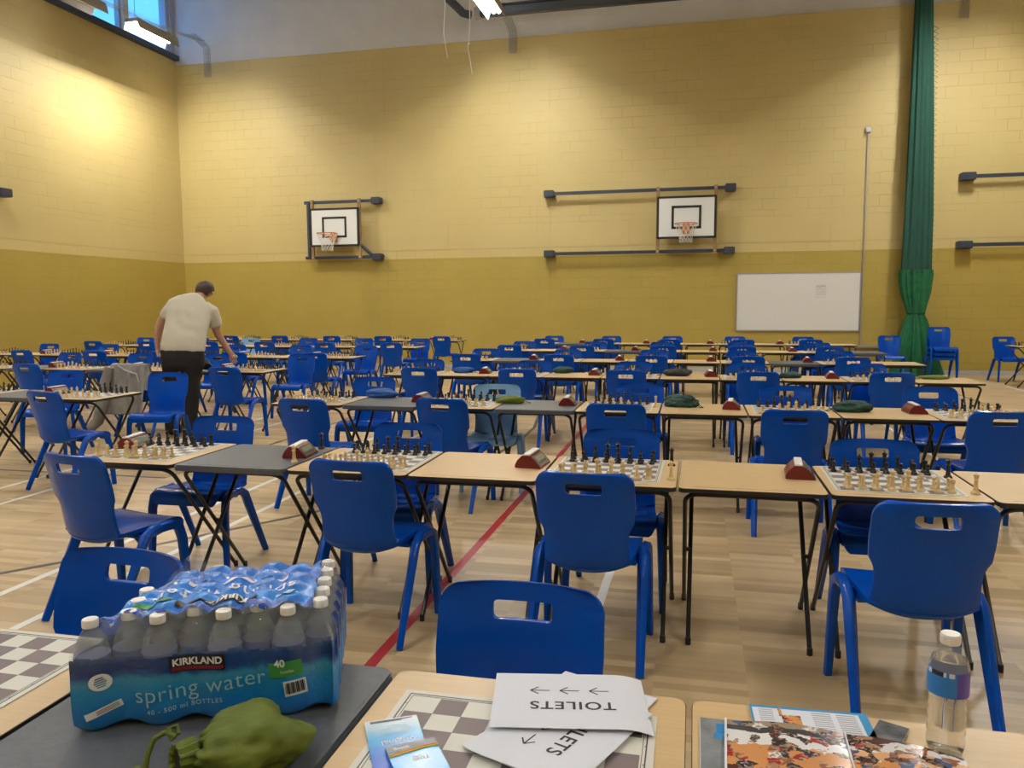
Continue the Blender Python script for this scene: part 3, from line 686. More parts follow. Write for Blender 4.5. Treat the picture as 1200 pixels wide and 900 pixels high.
for R in ROWS:
    nm = R['n']; x0 = R['x']; yf = R['y']
    ks = [k for k in range(R['k'][1], R['k'][0] - 1, -1) if infr(x0 + (k + 1) * W - .02, yf + .3, .7, 5) or infr(x0 + k * W + .02, yf + .3, .7, 5) or infr(x0 + (k + .5) * W, yf + .6, .7, 0)]
    bs = [k for k in ks if k in R['b']]; clocks = 0
    for i, k in enumerate(ks):
        g = k in R['grey']; x = x0 + (k + .5) * W
        inst(tg if g else tb, (x, yf + .3, 0), rnd.uniform(-.006, .006), '%s-topped folding desk, %s in the %s' % ('grey' if g else 'beech', FR[i], nm), 'desk', 'folding exam desks')
        if nm != 'foreground row' and k + 1 in R['b'] and not g | (k not in R['b']) is False: pass
    for i, k in enumerate(bs):
        x = x0 + k * W + R['bo']; y = yf + .325
        if nm == 'second row' and k == -3: x += .06
        if nm == 'foreground row': x, y = ((-.305, 1.194) if k == -1 else (-1.555, 1.27))
        lab = FR[i] + ' board in the ' + nm
        if nm == 'foreground row':
            inst(board, (x, y, ZT), 0, 'empty chessboard %s' % ('half covered by the white papers' if k == -1 else 'left of the water pack'), 'chessboard', 'chessboards')
            continue
        inst(board, (x, y, ZT), rnd.uniform(-.02, .02), 'chessboard with pieces, %s in the %s' % (FR[i], nm), 'chessboard', 'chessboards')
        set_board(x, y, ZT + .0025, lab, R.get('ind'), rnd)
        # clock on the left of the board, on the next desk if there is one
        cx, cy = x0 + k * W - (.10 if nm != 'third row' else .08) + rnd.uniform(-.02, .02), yf + .36
        if nm == 'second row': cx, cy = {-5: (-3.02, 3.76), -3: (-1.985, 3.70), -1: (-.752, 3.70), 1: (.475, 3.70)}[k]
        if nm == 'third row' and k == -5: cx = -3.36 + .08; 
        if k == R['k'][0] and nm != 'second row': cx = x0 + k * W - .10 if nm == 'none' else x0 + k * W + .075; 
        if not (k == R['k'][0] and nm not in ('second row',)):
            inst(clock, (cx, cy, ZT), rnd.uniform(-.15, .15), 'red chess clock left of the %s board, %s' % (FR[i], nm), 'chess clock', 'chess clocks')
        for side, key in (('n', 'ne'), ('f', 'fa')):
            if R.get(key) is None: continue
            if (nm, k, side) in CHO: cxx, cyy, rz = CHO[nm, k, side]
            else:
                cxx = x + .02 + rnd.uniform(-.05, .05) + (.08 if nm == 'row nearest end wall' else 0); rz = rnd.uniform(-.06, .06)
                cyy = yf + R['ne'] if side == 'n' else yf + .6 + R['fa']; cyy += rnd.uniform(-.04, .04)
            if cyy > YW - .05: continue
            if not infr(cxx, cyy, .75, 20): continue
            pale = (nm, k, side) in (('third row', -3, 'f'), ('fourth left-block row', -7, 'f'))
            chair_at(pchair if pale else chair, cxx, cyy, rz, side == 'f', '%s plastic chair, %s side, %s board in the %s' % ('pale blue' if pale else 'blue', 'near' if side == 'n' else 'far', FR[i], nm), 'chairs at the playing tables')
# chairs behind the foreground row
chair_at(chair, -.388, 1.80, 0, True, 'blue plastic chair in the foreground, behind the papers', 'chairs at the playing tables')
chair_at(chair, -1.50, 1.83, -.05, True, 'blue plastic chair in the foreground, behind the water pack', 'chairs at the playing tables')
# loose chairs near the end wall
chair_at(chair, 3.72, 16.75, -.04, True, 'blue plastic chair facing out by the wall, left of curtain foot', 'chairs by the end wall')
for i in range(3):
    chair_at(chair, 4.58, 16.70 - i * .012, .02, True, 'blue plastic chair, %s of the stack right of the curtain' % ('bottom', 'middle', 'top')[i], 'stacked chairs', .085 * i)
chair_at(chair, 5.60, 16.38, .1, True, 'blue plastic chair at the lone desk at right edge', 'chairs by the end wall')
chair_at(chair, 5.98, 14.50, .05, False, 'blue plastic chair cut off by the right edge, beside lone desk', 'chairs by the end wall')
inst(tb, (5.66, 15.25, 0), PI / 2, 'lone beech-topped desk at the right edge by the end wall', 'desk', 'folding exam desks')
inst(board, (5.68, 15.25, ZT), 0, 'chessboard on the lone desk at the right edge', 'chessboard', 'chessboards'); set_board(5.68, 15.25, ZT + .0025, '', 0, rnd)
# spare queens beside the boards
SQ = [('cream', -.088, 3.50, 'right of the third board, near side', 'second row'), ('black', -.094, 3.81, '', ''), ('cream', 1.125, 3.485, '', ''), ('black', 1.108, 3.785, '', ''), ('black', -1.965, 3.90, '', ''), ('cream', -1.93, 3.53, '', ''), ('cream', -3.07, 3.54, '', ''), ('cream', -.272, 5.98, '', ''), ('cream', .865, 6.0, '', '')]
SL = ['spare cream queen right of the second row board second from right', 'spare black queen right of the second row board second from right', 'spare cream queen right of the rightmost second row board', 'spare black queen right of the rightmost second row board',
      'spare black queen behind the clock on the grey second row desk', 'spare cream queen before the clock on the grey second row desk', 'spare cream queen at the left end of the second row', 'spare cream queen right of the third row board third from right', 'spare cream queen right of the third row board second from right']
for (c, x, y, _, _), l in zip(SQ, SL): inst(PCS[c, 'queen'], (x, y, ZT), 0, l, 'chess piece', 'spare queens')
tag(stuff.build('chess_pieces', ['cream', 'black'], None, None, 0, False), 'small cream and black chess pieces standing on all the distant boards', 'chess pieces', None, 'stuff')
# ------------------------------------------------------------------ cloth bags on the desks
def blob(name, m, loc, size, label, seed, rz=0, neck=None, cat='bag', grp='drawstring bags on the desks', parts=True, wr=.5):
    root = empty(name, loc, rz); tag(root, label, cat, grp)
    bm = bmesh.new(); bmesh.ops.create_icosphere(bm, subdivisions=5, radius=1)
    for v in bm.verts:
        p = v.co.copy(); q = p * 1.3 + Vector((seed * 7.1, seed * 3.3, 0))
        d = 1 + .28 * noise.noise(q) + wr * .16 * noise.noise(q * 2.7) + wr * .055 * (1 - abs(noise.noise(q * 5)) * 2)
        if neck: # gather towards the neck at -x
            t = max(0, (-p.x - .35) / .65); d *= 1 - .45 * t; a = math.atan2(p.z, p.y); d *= 1 + (.035 + .10 * t) * math.sin(a * 15 + noise.noise(p * 3) * 3) * (max(0, -p.x + .4))
        x, y, z = p.x * d * size[0], p.y * d * size[1], p.z * d * size[2]
        z = z + size[2] * .62; z = max(z, 0) if z > 0 else 0
        v.co = (x, y, z)
    me = bpy.data.meshes.new('bag_body'); bm.to_mesh(me); bm.free(); me.materials.append(M[m])
    for p in me.polygons: p.use_smooth = True
    o = bpy.data.objects.new('bag_body', me); COL.objects.link(o); o.parent = root
    if parts:
        b = MB(); x = -size[0] * .95; r = random.Random(seed)
        for s in (-1, 1):
            b.tube([(x, s * .01, size[2] * .5), (x - size[0] * .18, s * size[1] * .22, size[2] * .35), (x - size[0] * .3, s * size[1] * .35, .006), (x - size[0] * .45, s * size[1] * .1, .004), (x - size[0] * .42, -s * size[1] * .15, .004)], .0028, 6)
        b.build('drawstring', m, root)
    return root
blob('drawstring_bag', 'bag_lime', (-1.40, 6.03, ZT), (.115, .06, .035), 'lime green drawstring bag on the grey desk, third row', 1, PI)
blob('drawstring_bag', 'bag_dkgreen', (-.09, 6.05, ZT), (.125, .07, .055), 'dark green crumpled bag on the third row desk, before the clock', 2, 2.8, wr=1.)
blob('drawstring_bag', 'bag_dkgreen', (1.11, 5.98, ZT), (.135, .07, .048), 'dark green flat bag on the third row, between two boards right', 3, .1)
blob('drawstring_bag', 'bag_blue', (-2.56, 6.22, ZT), (.13, .07, .045), 'blue drawstring bag on the grey third row desk at left', 4, PI)
blob('drawstring_bag', 'bag_blue', (-2.56, 8.62, ZT), (.12, .06, .04), 'blue drawstring bag on the fourth row desk', 5, PI)
blob('drawstring_bag', 'bag_dkgreen', (-1.43, 8.76, ZT), (.11, .07, .045), 'dark green bag on the fourth row desk left of centre', 6, .2)
blob('backpack', 'blackbag', (-.17, 8.62, ZT), (.15, .085, .05), 'black backpack on the fourth row desk', 7, 0, grp=None, parts=True)
blob('drawstring_bag', 'bag_dkgreen', (.98, 8.56, ZT), (.11, .06, .04), 'dark green bag on the fourth row desk beside the right chair', 8, .3)
blob('drawstring_bag', 'bag_lime', (2.36, 8.66, ZT), (.13, .06, .025), 'olive green flat bag on the last desk of the fourth row', 9, .1)
blob('backpack', 'blackbag', (-6.0, 8.62, ZT), (.20, .12, .08), 'black bag on the desk in front of the man', 12, 0, grp=None)
b = MB(); b.lathe([(0, 0), (.012, .002), (.014, .008), (.008, .012), (0, .013)], 10, (0, 0, 0)); b.lathe([(0, 0), (.010, .002), (.012, .007), (0, .012)], 10, (.028, .006, 0)); b.tube([(.01, 0, .006), (.02, .004, .01), (.03, .006, .006)], .003, 6)
tag(b.build('earbuds', 'black', None, (-.135, 6.10, ZT)), 'tiny black earpiece lying beside the dark green bag, third row', 'earpiece')

# green bag in the foreground
root = blob('drawstring_bag', 'bag_lime', (-.742, 1.135, ZT), (.108, .082, .058), 'olive green drawstring bag lying before the water pack', 21, .42, True, parts=False, wr=.5)
b = MB(); c = Vector((-.088, -.028, .034)); d = Vector((-.85, -.5, .12)).normalized(); a = Vector((0, 0, 1)); a = (a - d * a.dot(d)).normalized(); s_ = d.cross(a)
rings = []
for k, (off, r) in enumerate(((-.022, .034), (-.008, .030), (.004, .0265), (.010, .028), (.006, .021), (-.004, .018))):
    rings.append((c + d * off, a * r, s_ * r))
vs = []; n = 48
for cc, aa, bb in rings:
    for j in range(n): q = 2 * PI * j / n; w = 1 + .09 * math.sin(q * 13); vs.append(cc + aa * math.cos(q) * w + bb * math.sin(q) * w)
b.add(vs, [(i * n + j, i * n + (j + 1) % n, (i + 1) * n + (j + 1) % n, (i + 1) * n + j) for i in range(len(rings) - 1) for j in range(n)], 0, True); b.build('gathered_neck', 'bag_lime', root)
b = MB(); b.lathe([(0, 0), (.019, .0005), (.0195, .002)], 24); o = b.build('opening_shade', 'blackp', root); o.matrix_local = Matrix.Translation(c + d * .0) @ d.to_track_quat('Z', 'Y').to_matrix().to_4x4()  # black disc painted in for the shade inside the bag's mouth
b = MB()
for P in ([(-.10, .0, .062), (-.118, .008, .068), (-.135, .004, .060), (-.145, .0, .035), (-.148, -.004, .015), (-.158, -.010, .008), (-.172, -.004, .010), (-.166, .006, .012), (-.152, .0, .012), (-.160, -.02, .006), (-.158, -.045, .004)],
          [(-.105, .0, .058), (-.112, .012, .072), (-.103, .022, .070), (-.098, .012, .060)]):
    b.tube(P, .0045, 8)
b.build('drawstring', 'bag_lime', root)
b = MB(); b.lathe([(0, -.006), (.007, -.004), (.0085, 0), (.007, .005), (0, .007)], 10, (-.158, -.002, .012)); b.build('knot', 'bag_lime', root)

# ------------------------------------------------------------------ shrink-wrapped water
L_, W_, BH = .480, .325, .205
SLANT = .36
root = empty('water_bottle_pack', (-1.097, 1.153, ZT), math.atan2(.378, .926)); tag(root, 'shrink-wrapped blue pack of small water bottles on the grey desk', 'bottled water')
def sl(x, y): return x + SLANT * y * (1 - x / L_)
def bprof(): return [(0, .0), (.024, 0), (.0295, .005), (.0305, .012), (.0305, .03), (.029, .034), (.0305, .038), (.0305, .05), (.029, .054), (.0305, .058), (.0305, .075), (.028, .08), (.0305, .085), (.0312, .095), (.0312, .140), (.0300, .150), (.0250, .165), (.0180, .178), (.0128, .186), (.0125, .192)]
b = MB(); b.lathe(bprof(), 14); bo = b.build('bottle', 'pet', root)
b = MB(); b.lathe([(.0318, .098), (.0318, .138)], 14); lb = b.build('bottle_label', mat('pack_bottle_label', (.10, .14, .42), .4), bo)
b = MB(); b.lathe([(.0142, .190), (.0146, .192), (.0146, .203), (.0135, .205), (0, .2055)], 14); cp = b.build('cap', 'white', bo)
CAPS = []; first = True
px, py = .118, .064
for c_ in range(8):
    x = .033 + .059 * c_
    for j in range(5):
        y = .033 + .058 * j + (.029 if c_ % 2 else 0)
        if y > W_ - .026 or x < sl(0, y) + .018: continue
        CAPS.append((x, y))
        if first: bo.location = (x, y, 0); first = False
        else:
            o = bo.copy(); COL.objects.link(o); o.parent = root; o.location = (x, y, 0)
            for ch in (lb, cp): c2 = ch.copy(); COL.objects.link(c2); c2.parent = o
def topz(x, y, crk=1.):
    z = .193
    for cx, cy in CAPS:
        d2 = ((x - cx) ** 2 + (y - cy) ** 2)
        if d2 < .004: z = max(z, .193 + .0155 * min(1., 1.5 * math.exp(-d2 / .00060)))
    u = x / L_
    z += crk * .004 * noise.noise(Vector((x * 60, y * 60, 0))) + crk * .003 * noise.noise(Vector((x * 25, y * 45, 3)))
    if u < .35: z += crk * (.35 - u) * (.035 * noise.noise(Vector((x * 50, y * 38, 5))) - .03)
    return z
def outn(s, per):  # little scallop where the film follows each bottle
    return -.0100 * (.5 - .5 * math.cos(2 * PI * (s - .033) / per))
NS, NW = 96, 64
lev = [(.002, .006), (.010, .001), (.035, 0), (.07, -.0005), (.105, 0), (.125, 0), (.130, 0), (.134, 0), (.138, .0003), (.142, .0006), (.146, .001), (.150, .002), (.165, .009), (.180, .019), (.190, .028)]
loops = []
def perim(inset, zfn, sc_):
    P = []
    for k in range(NS): t = k / NS; P.append((inset + t * (L_ - 2 * inset), inset - outn(t * L_, px) * sc_, t * L_))
    for k in range(NW): t = k / NW; P.append((L_ - inset + outn(t * W_, py) * sc_, inset + t * (W_ - 2 * inset), t))
    for k in range(NS): t = k / NS; P.append((L_ - inset - t * (L_ - 2 * inset), W_ - inset + outn(t * L_, px) * sc_, t))
    for k in range(NW): t = k / NW; P.append((inset - outn(t * W_, py) * sc_, W_ - inset - t * (W_ - 2 * inset), t))
    return [(sl(p[0], p[1]), p[1], zfn(sl(p[0], p[1]), p[1])) for p in P]
for z, ins in lev: loops.append(perim(ins, lambda x, y, z=z: z + (.0015 * noise.noise(Vector((x * 50, y * 50, z * 50))) if z > .01 else 0) + (.012 * (-outn(x, px) / .010) * (1 - z / .035) if z < .03 and y < .1 else 0), 1 if z < .17 else .4))
for k in range(26):
    ins = .033 + (W_ / 2 - .033 - .0005) * k / 25; loops.append(perim(ins, lambda x, y: topz(x, y), 0))
n = len(loops[0]); vs = [v for l in loops for v in l]; pr, cl = [], []
for i in range(len(loops) - 1):
    for j in range(n):
        f = (i * n + j, i * n + (j + 1) % n, (i + 1) * n + (j + 1) % n, (i + 1) * n + j)
        x = sum(vs[a][0] for a in f) / 4; y = sum(vs[a][1] for a in f) / 4; z = sum(vs[a][2] for a in f) / 4
        wv = .004 * math.sin(x * 70) + .003 * math.sin(x * 31)
        if i < len(lev) - 1: printed = z < .137 + wv * .7 or (y > W_ - .04 and x < L_ - .06) or (x > L_ - .02 and y > .04 and z < .172)
        else: printed = y > .047 + wv and x < L_ - .048 + .004 * math.sin(y * 60)
        (pr if printed else cl).append(f)
def printmat(name, top):
    m = mat(name, (.02, .2, .7), .22); nn, L, b = nod(m)
    tc = N(m, 'ShaderNodeTexCoord'); sp = N(m, 'ShaderNodeSeparateXYZ'); L.new(tc.outputs['Object'], sp.inputs[0])
    nz = N(m, 'ShaderNodeTexNoise', _Scale=22., _Detail=6, _Distortion=1.2); L.new(tc.outputs['Object'], nz.inputs['Vector'])
    z = math_(m, 'ADD', sp.outputs[2] if not top else math_(m, 'MULTIPLY', sp.outputs[1], .5), math_(m, 'MULTIPLY_ADD', nz.outputs[0], .03, -.015))
    r = N(m, 'ShaderNodeValToRGB'); L.new(math_(m, 'MULTIPLY', z, 6.6), r.inputs[0]); e = r.color_ramp.elements
    if not top: cs = [(0, (.006, .16, .58)), (.3, (.006, .21, .62)), (.5, (.012, .26, .60)), (.60, (.04, .30, .55)), (.68, (.01, .08, .34)), (.74, (.004, .035, .21)), (.86, (.008, .05, .24)), (.93, (.05, .12, .30)), (1, (.008, .05, .26))]
    else: cs = [(0, (.008, .045, .30)), (.2, (.01, .07, .42)), (.28, (.03, .26, .80)), (.55, (.03, .24, .80)), (.8, (.02, .18, .70)), (1, (.03, .20, .66))]
    for i, (p, c) in enumerate(cs):
        x = e[i] if i < 2 else e.new(p); x.position = p; x.color = (*c, 1)
    L.new(r.outputs[0], b.inputs['Base Color']); b.inputs['Coat Weight'].default_value = .6; b.inputs['Coat Roughness'].default_value = .06
    bp = N(m, 'ShaderNodeBump', _Strength=.5 if top else .3, _Distance=.004); n3 = N(m, 'ShaderNodeTexNoise', _Scale=45., _Detail=3, _Distortion=2.5); L.new(tc.outputs['Object'], n3.inputs['Vector']); L.new(n3.outputs[0], bp.inputs['Height']); L.new(bp.outputs[0], b.inputs['Normal']); L.new(bp.outputs[0], b.inputs['Coat Normal'])
    return m
M['print_side'] = printmat('printed_film_side', False); M['print_top'] = printmat('printed_film_top', True)
b = MB(); b.add(vs, [f for f in pr if sum(vs[a][2] for a in f) / 4 < .165], 0, True); b.build('printed_side_film', 'print_side', root, fix=False)
b = MB(); b.add(vs, [f for f in pr if sum(vs[a][2] for a in f) / 4 >= .165], 0, True); pt = b.build('printed_top_film', 'print_top', root, fix=False)
b = MB(); b.add(vs, cl, 0, True); b.build('clear_film', 'film', root, fix=False)
# torn upright flap at the rear left corner, crumpled film along that edge
b = MB(); G = 14; vs2 = []
for i in range(G + 1):
    for j in range(G + 1):
        u, v = i / G, j / G; w = 1 - .75 * v
        vs2.append((.150 + (u - .5) * .085 * w + .02 * v, .255 + .035 * u * w + .018 * noise.noise(Vector((u * 4, v * 4, 2))), .190 + v * .055 + .012 * noise.noise(Vector((u * 5, v * 5, 8)))))
b.add(vs2, [(i * (G + 1) + j, (i + 1) * (G + 1) + j, (i + 1) * (G + 1) + j + 1, i * (G + 1) + j + 1) for i in range(G) for j in range(G)], 0, True); b.build('torn_film_flap', 'film', root, fix=False)
def subd(vs, fs, cuts=2):
    bm = bmesh.new(); V = [bm.verts.new(v) for v in vs]
    for f in fs:
        try: bm.faces.new([V[i] for i in f])
        except Exception: pass
    bmesh.ops.triangulate(bm, faces=bm.faces); 
    for _ in range(cuts):
        e = [e for e in bm.edges if e.calc_length() > .006]
        if e: bmesh.ops.subdivide_edges(bm, edges=e, cuts=1); bmesh.ops.triangulate(bm, faces=bm.faces)
    bm.verts.index_update(); o = [v.co.copy() for v in bm.verts], [tuple(v.index for v in f.verts) for f in bm.faces]; bm.free(); return o
def front(vs, fs, cx, cz, rot, name, m, lift=.0016, bend=0):
    b = MB(); vs, fs = subd(vs, fs); c, s = math.cos(rot), math.sin(rot)
    P = []
    for v in vs:
        X = cx + v.x * c - v.y * s; Z = cz + v.x * s + v.y * c + bend * math.sin((X - cx) * 22)
        P.append((X, -outn(X, px) - lift, Z))
    b.add(P, fs, 0, True); return b.build(name, m, root, fix=False)
def ontop(vs, fs, cx, cy, rot, name, m, lift=.0022):
    b = MB(); vs, fs = subd(vs, fs); c, s = math.cos(rot), math.sin(rot); P = []
    for v in vs:
        X = cx + v.x * c - v.y * s; Y = cy + v.x * s + v.y * c; P.append((X, Y, topz(X, Y) + lift))
    b.add(P, fs, 0, True); return b.build(name, m, root, fix=False)
def rect(w, h, r=.002): 
    return [Vector((x, y, 0)) for x, y in rr_poly(w / 2, h / 2, r, 3)], [tuple(range(16))]
def gridrect(w, h, nx, ny):
    return [Vector((-w / 2 + w * i / nx, -h / 2 + h * j / ny, 0)) for j in range(ny + 1) for i in range(nx + 1)], [(j * (nx + 1) + i, j * (nx + 1) + i + 1, (j + 1) * (nx + 1) + i + 1, (j + 1) * (nx + 1) + i) for j in range(ny) for i in range(nx)]
M['bannerk'] = mat('black_banner', (.012, .012, .02), .3); M['wink'] = mat('white_print', (.75, .80, .85), .35); M['cyanp'] = mat('pale_cyan_print', (.32, .58, .70), .35)
M['greenp'] = mat('green_badge', (.05, .28, .06), .35); M['redp'] = mat('dark_red_strip', (.20, .015, .04), .35)
front(*gridrect(.098, .030, 16, 3), .225, .118, .02, 'brand_banner', 'bannerk'); front(*gridrect(.094, .007, 16, 1), .225, .1085, .02, 'red_strip', 'redp', .0022)
vs_, fs_ = text_mesh('KIRKLAND', .0185, 0, .0006); front(vs_, fs_, .225, .121, .02, 'brand_lettering', 'wink', .0026)
vs_, fs_ = text_mesh('spring water', .044, 0, -.0003, spacing=1.05); front(vs_, fs_, .228, .071, .06, 'title_lettering', 'cyanp', .0022, .003)
vs_, fs_ = text_mesh('40 - 500 ml BOTTLES', .0125, 0, .0001, spacing=1.2); front(vs_, fs_, .20, .037, .05, 'small_lettering', 'cyanp', .0022, .004)
front(*gridrect(.062, .030, 8, 3), .383, .094, .12, 'green_badge', 'greenp'); vs_, fs_ = text_mesh('40', .020, 0, .0005); front(vs_, fs_, .372, .105, .12, 'badge_number', 'wink', .0026)
vs_, fs_ = text_mesh('bottles', .009); front(vs_, fs_, .386, .090, .12, 'badge_word', 'wink', .0026)
front(*gridrect(.042, .030, 6, 3), .400, .057, .12, 'barcode_panel', 'wink')
vs_, fs_ = [], []
for i in range(13): 
    a, q = gridrect(.0009 + .0009 * (i * 7 % 3), .022, 1, 2); o = len(vs_); vs_ += [v + Vector((-.0175 + i * .0029, .001, 0)) for v in a]; fs_ += [tuple(k + o for k in f) for f in q]
front(vs_, fs_, .400, .057, .12, 'barcode', 'bannerk', .0026)
circ = [Vector((.018 * math.cos(q) * 1.1, .016 * math.sin(q), 0)) for q in [i * PI / 12 for i in range(24)]]; front(circ, [tuple(range(24))], .055, .095, .1, 'round_badge', 'wink')
for i in range(5): pass
vs_, fs_ = [], []
for i in range(5): a, q = gridrect(.022 - abs(i - 2) * .004, .0022, 3, 1); o = len(vs_); vs_ += [v + Vector((0, -.008 + i * .004, 0)) for v in a]; fs_ += [tuple(k + o for k in f) for f in q]
front(vs_, fs_, .055, .095, .25, 'badge_stripes', 'print_side', .0026)
front(*gridrect(.066, .013, 12, 2), .058, .041, .32, 'white_ribbon', 'wink', .0018, .002); vs_, fs_ = [], []
for i in range(3): a, q = gridrect(.040, .0012, 6, 1); o = len(vs_); vs_ += [v + Vector((.008, -.003 + i * .003, 0)) for v in a]; fs_ += [tuple(k + o for k in f) for f in q]
front(vs_, fs_, .058, .041, .32, 'ribbon_print', 'bannerk', .0026, .002)
# the same print upside down on the top
ontop(*gridrect(.150, .024, 24, 4), .245, .088, PI, 'brand_banner', 'bannerk'); vs_, fs_ = text_mesh('KIRKLAND', .024, 0, .0006); ontop(vs_, fs_, .245, .088, PI, 'brand_lettering', 'wink', .0034)
vs_, fs_ = text_mesh('spring water', .052, 0, -.0002, spacing=1.05); ontop(vs_, fs_, .255, .140, PI, 'title_lettering', 'wink', .003)
ontop(*gridrect(.20, .009, 20, 1), .27, .196, PI, 'white_strip', 'wink', .0026)
vs_, fs_ = text_mesh('NATURAL SPRING WATER 40 BOTTLES', .0115); ontop(vs_, fs_, .28, .232, PI, 'small_lettering', 'cyanp', .003)
ontop(*gridrect(.07, .02, 8, 2), .125, .095, PI + .2, 'green_badge', 'greenp', .0026)
circ = [Vector((.020 * math.cos(q), .013 * math.sin(q), 0)) for q in [i * PI / 12 for i in range(24)]]; ontop(circ, [tuple(range(24))], .375, .105, 0, 'round_badge', 'cyanp', .003)

# ------------------------------------------------------------------ single bottle at the right
root = empty('water_bottle', (.440, 1.445, ZT)); tag(root, 'small clear plastic water bottle, part full, standing right of the magazines', 'bottle')
bp_ = [(0, .004), (.012, .003), (.020, 0), (.0275, .001), (.0305, .008), (.0315, .02), (.0300, .028), (.0315, .036), (.0300, .044), (.0315, .052), (.0298, .061), (.0312, .070), (.0295, .078), (.0305, .086), (.0290, .094), (.0318, .104), (.0325, .112), (.0325, .150), (.0318, .156), (.029, .166), (.0235, .178), (.0165, .188), (.0130, .194), (.0128, .200)]
b = MB(); b.lathe(bp_, 40); b.build('bottle_body', 'petclear', root, fix=True)
inner = [(max(r - .0009, 0), z + .0009) for r, z in bp_ if z < .166]; inner += [(.0277, .167), (0, .167)]
b = MB(); b.lathe(inner, 40); b.build('water', 'water', root)
M['blab'] = mat('bottle_label_blue', (.02, .20, .62), .35); M['plab'] = mat('bottle_label_purple', (.10, .07, .42), .35); M['wlab'] = mat('bottle_label_white', (.62, .70, .80), .35)
b = MB(); n = 48
for j in range(n):
    q0, q1 = 2 * PI * j / n, 2 * PI * (j + 1) / n; qm = math.degrees((q0 + q1) / 2); r = .0331
    for z0, z1, top in ((.107, .126, 0), (.126, .143, 1), (.143, .151, 2)):
        mi = (0 if not 262 < qm < 275 else 2) if (qm < 262 or qm > 350) and not (275 < qm < 350) else 1
        if qm > 150 and qm <= 278: mi = 0
        elif qm > 278: mi = 1
        if top == 2: mi = 3 if 205 < qm < 240 else (2 if qm < 278 and int(j) % 3 else mi)
        b.add([(r * math.cos(q0), r * math.sin(q0), z0), (r * math.cos(q1), r * math.sin(q1), z0), (r * math.cos(q1), r * math.sin(q1), z1), (r * math.cos(q0), r * math.sin(q0), z1)], [(0, 1, 2, 3)], mi, True)
b.build('label', ['blab', 'plab', 'wlab', 'bannerk'], root)
b = MB(); b.lathe([(.0128, .192), (.0155, .193), (.0160, .195), (.0160, .208), (.0150, .2105), (0, .211)], 30)
for j in range(30): q = 2 * PI * j / 30; b.box((.0160 * math.cos(q), .0160 * math.sin(q), .2015), (.0012, .0008, .011))
b.build('cap', 'white', root)

# ------------------------------------------------------------------ papers with TOILETS and arrows
def sheet(cx, cy, rot, z, name, label, curl, w=.297, h=.21, text=True, grp=None, lettering=True, m='paper'):
    zf = lambda u, v: z + .0004 + curl(u, v)
    root = empty(name, (cx, cy, 0), rot)
    if label: tag(root, label, 'paper', grp)
    vs, fs = gridrect(w, h, 30, 20); b = MB(); n = len(vs)
    T = [(v.x, v.y, zf(v.x, v.y) + .0002) for v in vs] + [(v.x, v.y, zf(v.x, v.y)) for v in vs]
    b.add(T, fs + [tuple(i + n for i in f[::-1]) for f in fs], 0, True); pg = b.build('sheet', m, root, fix=False)
    if lettering:
        tv, tf = text_mesh('TOILETS', .040, 0, .0007, spacing=1.12); tv, tf = subd(tv, tf, 3); b = MB(); b.add([(v.x - .005, v.y + .022, zf(v.x - .005, v.y + .022) + .0007) for v in tv], tf, 0, True); b.build('lettering', 'ink', root, fix=False)
        # the text frame is upside down to the viewer; arrows point to its right
        for i in range(3):
            ax = -.058 + i * .058; ay = -.034; b = MB()
            for P in ([(-.019, 0), (.019, 0)], [(.019, 0), (.003, .0135)], [(.019, 0), (.003, -.0135)]):
                (x1, y1), (x2, y2) = P; dx, dy = x2 - x1, y2 - y1; l = math.hypot(dx, dy); nx, ny = -dy / l * .0015, dx / l * .0015; K = 4; V = []
                for k in range(K + 1):
                    t = k / K; X, Y = ax + x1 + dx * t, ay + y1 + dy * t; V += [(X + nx, Y + ny, zf(X, Y) + .0007), (X - nx, Y - ny, zf(X, Y) + .0007)]
                b.add(V, [(2 * k, 2 * k + 1, 2 * k + 3, 2 * k + 2) for k in range(K)])
            b.build('arrow', 'ink', root, fix=False)
    return root
A2 = math.radians(65 + 180)
for i in range(5):
    a = A2 + (i - 2) * .02; 
    sheet(-.226 + i * .002, 1.350 - i * .002, a, ZT + .003 + i * .0016, 'paper_sheet', 'white sheet, %s in the lower slanting paper pile' % ('bottom', 'second', 'third', 'fourth', 'top')[i] if i else 'white sheet, lowest in the slanting paper pile on the chessboard',
          lambda u, v: .004 * max(0, (u + .02) / .15) ** 2 * (1 + .5 * math.sin(v * 20)), grp='papers on the foreground chessboard', lettering=(i == 4))
A1 = math.radians(10.2 + 180)
sheet(-.210, 1.411, math.radians(-111.5), ZT + .0012, 'paper_sheet', 'white sheet peeping out behind the top TOILETS sheet', lambda u, v: .002, grp='papers on the foreground chessboard', lettering=False)
sheet(-.222, 1.444, A1, ZT + .0165, 'paper_sheet', 'top white sheet printed TOILETS with three arrows, upside down', lambda u, v: -.012 * max(0, (-u - .09) / .06) ** 2 + .005 * max(0, (v + .02) / .12) ** 2 * 0, grp='papers on the foreground chessboard')

